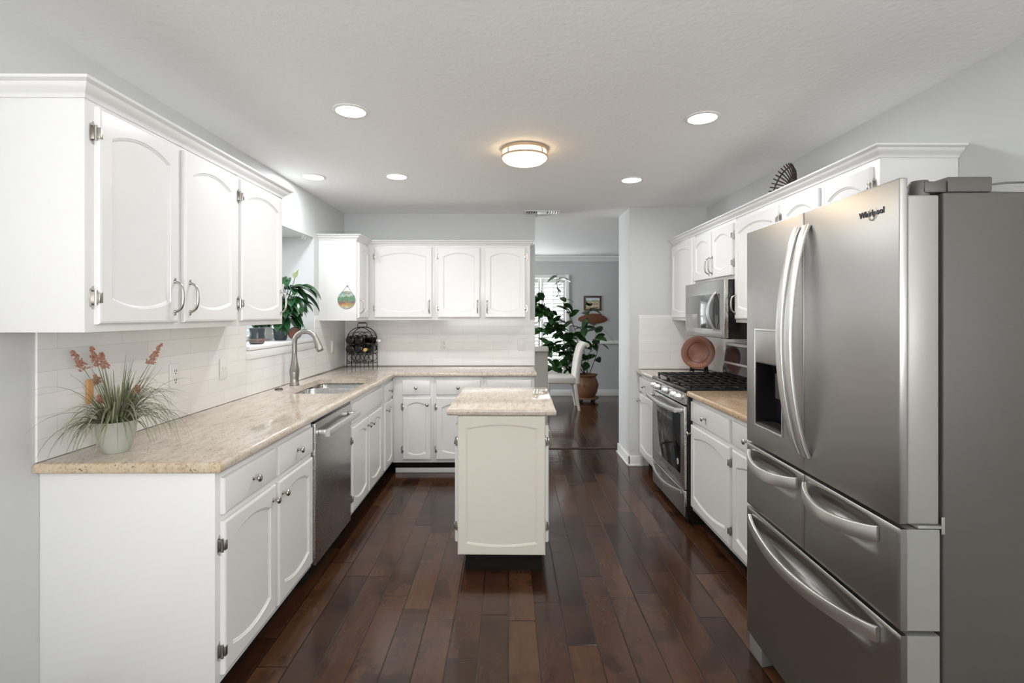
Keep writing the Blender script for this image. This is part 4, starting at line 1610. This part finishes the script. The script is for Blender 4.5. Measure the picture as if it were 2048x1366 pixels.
mb = MB().tube([(0.0, 0.02, .07), (.02, .08, .3), (.055, .115, .47), (.060, .12, .500)], .0025, 6)
fs = mb.build('flower_stem', M['lily'], pl, smooth=60)
mb = MB()
leaf(mb, (.06, .12, .490), .6, 1.25, .085, .075, .5, .55)
leaf(mb, (.06, .12, .490), -.6, 1.1, .070, .05, .3, .5)
mb.build('bloom', M['spathe'], fs, smooth=60)

o = empty('flower_pot', (-1.715, 3.42, SZ), 0, 'dark patterned glazed pot on the window sill near the upper cabinet', 'pot')
MB().lathe([(0, 0), (.039, 0), (.046, .008), (.050, .038), (.046, .070), (.050, .100), (.053, .108), (.046, .108), (.042, .08), (0, .08)], 22).build('body', M['glass_pot'], o, smooth=50)
MB().lathe([(.0470, .009), (.0508, .024), (.0512, .036), (.0490, .038), (.0460, .009)], 22, cap=False).build('painted_band', plain('grey_brown_glaze', (.17, .12, .105), .35), o, smooth=50)
o = empty('clay_ornament', (-1.69, 3.965, SZ), .5, 'small round red clay disc standing on the window sill behind the faucet', 'ornament')
MB().lathe([(0, 0), (.045, 0), (.049, .006), (.045, .012), (0, .014)], 28, mat=TR(0, 0, .052) @ FWD).build('disc', M['leather_plate'], o, smooth=40)
MB().tube([(.047 * math.cos(a * PI / 16), -.006, .052 + .047 * math.sin(a * PI / 16)) for a in range(32)], .0035, 6, closed=True).build('rim', M['glass_pot'], o, smooth=60)
wb = empty('white_planter', (-1.915, 3.90, SZ), 0, 'white ribbed planter box on the window sill behind the pots', 'planter')
mb = MB().box(-.03, .03, -.11, .11, 0, .10, .006)
for i in range(4):
    mb.box(-.033, .033, -.113, .113, .012 + i * .022, .020 + i * .022, .003)
mb.build('body', M['plastic_white'], wb)
mb = MB()
for i in range(70):
    leaf(mb, (rl.uniform(-.02, .02), rl.uniform(-.1, .1), .099), rl.uniform(0, 2 * PI), rl.uniform(.5, 1.4), rl.uniform(.03, .07), rl.uniform(.008, .016), rl.uniform(0, 1.5))
mb.build('foliage', M['lily'], wb, smooth=60)
for i, (yy, xx) in enumerate(((4.20, -1.675), (4.14, -1.675), (4.08, -1.675))):
    o = MB().tube([(.0 + .011 * math.sin(a * PI / 10), .011 * math.cos(a * PI / 10), -.019 + .011 * math.sin(a * PI / 10 + PI / 2) * 0 - .011 * math.cos(a * PI / 10 + PI) * 0 + .012 * math.sin(a * PI / 10)) for a in range(20)], .0018, 6, closed=True).tube([(0, 0, -.006), (0, 0, -.0005)], .0015, 6).build('ring_hook', M['plastic_white'], None, (xx, yy, BZ1))
    tag(o, 'small pale ring hook hanging from the top of the sink window opening', 'hook', 'ring hooks over the sink window')

# ------------------------------------------------------------------ plate on easel
pe = empty('plate_stand', (1.69, 4.42, CT1 + .0005), -.6, 'small black plate easel on the far granite counter beside the range', 'stand')
mb = MB()
for s in (-1, 1):
    x = s * .06
    mb.sweep([(x, -.075, .012), (x, -.06, .045), (x, -.05, .058), (x, -.055, .03), (x, -.035, .018), (x, .0, .022), (x, .04, .004)], (1, 0, 0), .010, .014)
    mb.sweep([(x, -.02, .02), (x, .005, .06), (x, .035, .14)], (1, 0, 0), .010, .012)
    mb.sweep([(x, .02, .09), (x, .06, .003)], (1, 0, 0), .010, .010)
mb.box(-.06, .06, -.008, .004, .018, .028, .002)
mb.build('easel', M['black_matte'], pe, smooth=40)
pp = empty('clay_plate', (1.69, 4.42, CT1 + .0005), -.6, 'round reddish clay plate leaning on the black easel beside the range', 'plate')
tilt = TR(0, -.034, .178) @ ROTX(-.22) @ FWD
MB().lathe([(0, .004), (.085, .004), (.095, .010), (.138, .018), (.145, .016), (.143, .010), (.1, .0), (0, -.003)], 48, mat=tilt).build('dish', M['leather_plate'], pp, smooth=50)
MB().lathe([(.086, .0052), (.089, .0076), (.092, .0098), (.086, .0046)], 48, mat=tilt, cap=False).build('ring', M['plate_ring'], pp, smooth=50)
mb = MB()
for i in range(9):
    a = PI + (i - 4) * .16
    mb.box(-.003, .003, -.010, .010, .0, .0018, .0005, mat=tilt @ ROTZ(a) @ TR(0, .118, .0142) @ ROTX(.18))
mb.build('glaze_mark', M['plate_ochre'], pp)

# slatted bowl on top of the right cabinets
sb = empty('slatted_bowl', (1.735, 3.07, UZ1 + .001), 0, 'dark slatted wooden bowl leaning against the wall on top of the right cabinets', 'bowl')
mm = TR(.0, 0, .125) @ ROTY(-PI / 2 + .28)
mb = MB()
for i in range(30):
    a = i * 2 * PI / 30
    c, s = math.cos(a), math.sin(a)
    pts = [mm @ Vector((r_ * c, r_ * s, z)) for r_, z in ((.02, 0), (.07, .006), (.105, .03), (.122, .055), (.130, .062))]
    mb.tube(pts, .0042, 6)
mb.build('slat', M['wicker'], sb, smooth=60)
MB().lathe([(0, 0), (.035, 0), (.035, .006), (0, .006)], 24, mat=mm @ TR(0, 0, -.005)).build('base', M['wicker'], sb)
MB().tube([mm @ Vector((.112 * math.cos(a * PI / 24), .112 * math.sin(a * PI / 24), .04)) for a in range(48)], .0045, 6, closed=True).build('rim', M['wicker'], sb, smooth=60)

# ------------------------------------------------------------------ dining room things
def chair(loc, rz, label):
    r = empty('dining_chair', loc, rz, label, 'chair', 'cream parsons chairs')
    MB().box(-.235, .235, -.235, .20, .395, .50, .03, 4).build('seat', M['fabric'], r, smooth=50)
    path = [(0, .215, .40), (0, .222, .55), (0, .245, .74), (0, .275, .88), (0, .305, .955), (0, .34, .985), (0, .372, .975), (0, .385, .945)]
    MB().sweep(path, (1, 0, 0), .465, [.075, .075, .07, .066, .064, .062, .058, .05], rounded=.02).build('backrest', M['fabric'], r, smooth=50)
    for sx in (-1, 1):
        for sy in (-1, 1):
            y0 = -.205 if sy < 0 else .19
            y1 = -.215 if sy < 0 else .25
            MB().sweep([(sx * .205, y0, .394), (sx * .205, (y0 + y1) / 2 - .005, .2), (sx * .205, y1, .0008)], (1, 0, 0), [.05, .045, .036], [.05, .045, .036]).build('leg', M['fabric'], r)
    return r


chair((.80, 7.62, 0), -PI / 2, 'cream upholstered chair seen from the side, before the terracotta plant pot')
chair((.285, 6.82, 0), PI, 'cream upholstered chair seen from behind at the dining opening edge')

# rubber plant in terracotta pot
PX, PY = 1.29, 8.22
cad = empty('plant_caddy', (PX, PY, 0), 0, 'low round wooden plant caddy on casters under the terracotta pot', 'plant caddy')
MB().lathe([(0, .045), (.185, .045), (.19, .05), (.19, .07), (.185, .075), (0, .075)], 32).build('top', M['terracotta'], cad, smooth=40)
for i in range(4):
    a = PI / 4 + i * PI / 2
    MB().lathe([(0, -.012), (.02, -.012), (.022, 0), (.02, .012), (0, .012)], 14, mat=TR(.14 * math.cos(a), .14 * math.sin(a), .0225) @ ROTZ(a) @ ROTX(PI / 2)).build('caster', M['black_matte'], cad)
fp = empty('rubber_plant', (PX, PY, .0755), 0, 'tall dark-leaved rubber plant in a round terracotta pot by the shuttered window', 'plant')
MB().lathe([(0, 0), (.11, 0), (.13, .01), (.165, .08), (.185, .17), (.18, .24), (.155, .30), (.145, .32), (.16, .345), (.175, .355), (.172, .37), (.15, .37), (.14, .33), (0, .33)], 36).build('pot', M['terracotta'], fp, smooth=50)
mb = MB()
for i in range(9):
    a = -PI / 2 + (i - 4) * .45
    mb.lathe([(0, 0), (.022, 0), (.020, .006), (.008, .010), (0, .011)], 10, mat=TR(.183 * math.cos(a), .183 * math.sin(a), .20) @ ROTZ(a) @ ROTY(PI / 2))
mb.build('relief', M['terracotta'], fp)
MB().lathe([(0, .334), (.138, .334), (.06, .345), (0, .35)], 20).build('soil', M['soil'], fp)
rf = random.Random(21)
def W2L(p): return Vector((p[0] - PX, p[1] - PY, p[2] - .0755))
stems = [
    ([(1.27, 8.22, .42), (1.14, 8.2, .72), (.93, 8.12, 1.05), (.74, 8.05, 1.25), (.60, 8.0, 1.5), (.52, 8.0, 1.85)], 26, .010),
    ([(1.25, 8.22, .42), (1.16, 8.2, .85), (1.06, 8.15, 1.25), (.92, 8.1, 1.55), (.80, 8.08, 1.80), (.78, 8.05, 2.08)], 12, .007),
    ([(1.26, 8.20, .42), (1.08, 8.1, .66), (.86, 8.0, .85), (.64, 7.95, .92), (.50, 7.95, .80)], 24, .008),
    ([(1.28, 8.20, .42), (1.10, 8.12, .75), (.88, 8.05, 1.1), (.64, 8.0, 1.22), (.48, 7.98, 1.12)], 24, .008),
    ([(1.30, 8.24, .42), (1.24, 8.2, .85), (1.22, 8.15, 1.15), (1.30, 8.12, 1.42), (1.33, 8.1, 1.62)], 10, .006),
    ([(1.32, 8.22, .42), (1.44, 8.2, .75), (1.48, 8.2, .95), (1.45, 8.2, 1.22)], 7, .007),
    ([(1.30, 8.20, .42), (1.30, 8.15, .70), (1.38, 8.12, .95), (1.43, 8.1, 1.15)], 7, .006),
    ([(1.45, 8.2, 1.22), (1.53, 8.18, 1.21), (1.62, 8.15, 1.10), (1.71, 8.12, .98), (1.73, 8.12, .93)], 0, .003),
    ([(1.22, 8.2, .42), (1.02, 8.1, .55), (.82, 8.02, .60), (.66, 8.0, .56)], 16, .006),
    ([(.74, 8.05, 1.25), (.58, 8.0, 1.42), (.46, 7.98, 1.5), (.38, 7.95, 1.62)], 16, .006),
]
lm = MB()
for pts, nl, rr in stems:
    P = [W2L(p) for p in pts]
    # smooth by Catmull sampling
    Q = []
    for i in range(len(P) - 1):
        p0, p1, p2, p3 = P[max(i - 1, 0)], P[i], P[i + 1], P[min(i + 2, len(P) - 1)]
        for s in range(5):
            t = s / 5
            Q.append(.5 * ((2 * p1) + (p2 - p0) * t + (2 * p0 - 5 * p1 + 4 * p2 - p3) * t * t + (3 * p1 - p0 - 3 * p2 + p3) * t ** 3))
    Q.append(P[-1])
    MB().tube(Q, [rr * (1 - .6 * i / len(Q)) for i in range(len(Q))], 7).build('stem', M['stem'], fp, smooth=60)
    nl = int(nl * 1.5)
    for i in range(nl):
        t = .30 + .70 * (i + rf.random() * .6) / nl
        q = Q[min(int(t * (len(Q) - 1)), len(Q) - 1)]
        az = rf.uniform(0, 2 * PI)
        leaf(lm, q, az, rf.uniform(-.5, .9), rf.uniform(.17, .27), rf.uniform(.09, .135), rf.uniform(.3, 1.3), .15, 8, roll=rf.uniform(-.9, .9))
leaf(lm, W2L((1.735, 8.12, .94)), .2, -.1, .09, .02, .8)
leaf(lm, W2L((1.72, 8.12, .94)), PI, -.1, .09, .02, .8)
lm.build('foliage', M['ficus'], fp, smooth=60)

# framed picture and carved plaque
pf = empty('framed_picture', (1.470, YD - .001, 1.621), 0, 'small framed village picture in a dark wood frame on the dining wall', 'picture')
mb = MB()
w, h, b = .155, .130, .032
for a in ((-w, w, h - b, h), (-w, w, -h, -h + b), (-w, -w + b, -h + b, h - b), (w - b, w, -h + b, h - b)):
    mb.box(a[0], a[1], -.022, -.0005, a[2], a[3], .004)
mb.build('frame', M['frame_wood'], pf)
k = NT('sketchy_landscape')
v = k.coord()
sx = k.n('SeparateXYZ'); k.l(v, sx.inputs[0])
hz = k.math('ADD', k.math('MULTIPLY', sx.outputs[2], 5.0), .5)
hz = k.math('ADD', hz, k.math('MULTIPLY', k.math('SUBTRACT', k.noise(v, 30, 3), .5), .5))
c = k.ramp(hz, [(.0, (.45, .30, .18)), (.3, (.62, .52, .38)), (.45, (.35, .14, .08)), (.55, (.60, .55, .44)), (.68, (.22, .28, .15)), (.78, (.62, .68, .68)), (1.0, (.55, .66, .72))])
k.l(c, k.p.inputs['Base Color']); k.s(Roughness=.3)
MB().box(-w + b, w - b, -.010, -.0008, -h + b, h - b).build('print', k.m, pf, smooth=0)
pq = [(-.26, -.01), (-.25, .03), (-.19, .06), (-.12, .085), (-.02, .10), (.08, .098), (.15, .10), (.155, .075), (.21, .05), (.255, .015), (.25, -.02), (.19, -.05), (.10, -.07), (.06, -.075), (.045, -.10), (-.02, -.10), (-.05, -.075), (-.14, -.065), (-.22, -.04)]
o = MB().prism(pq, 0, .02, .004, 2, mat=ROTX(PI / 2)).build('carved_plaque', M['carved_wood'], None, (1.475, YD - .0008, 1.34), (0, 0, 0), 40)
tag(o, 'reddish carved wooden plaque on the dining wall below the framed picture', 'plaque')
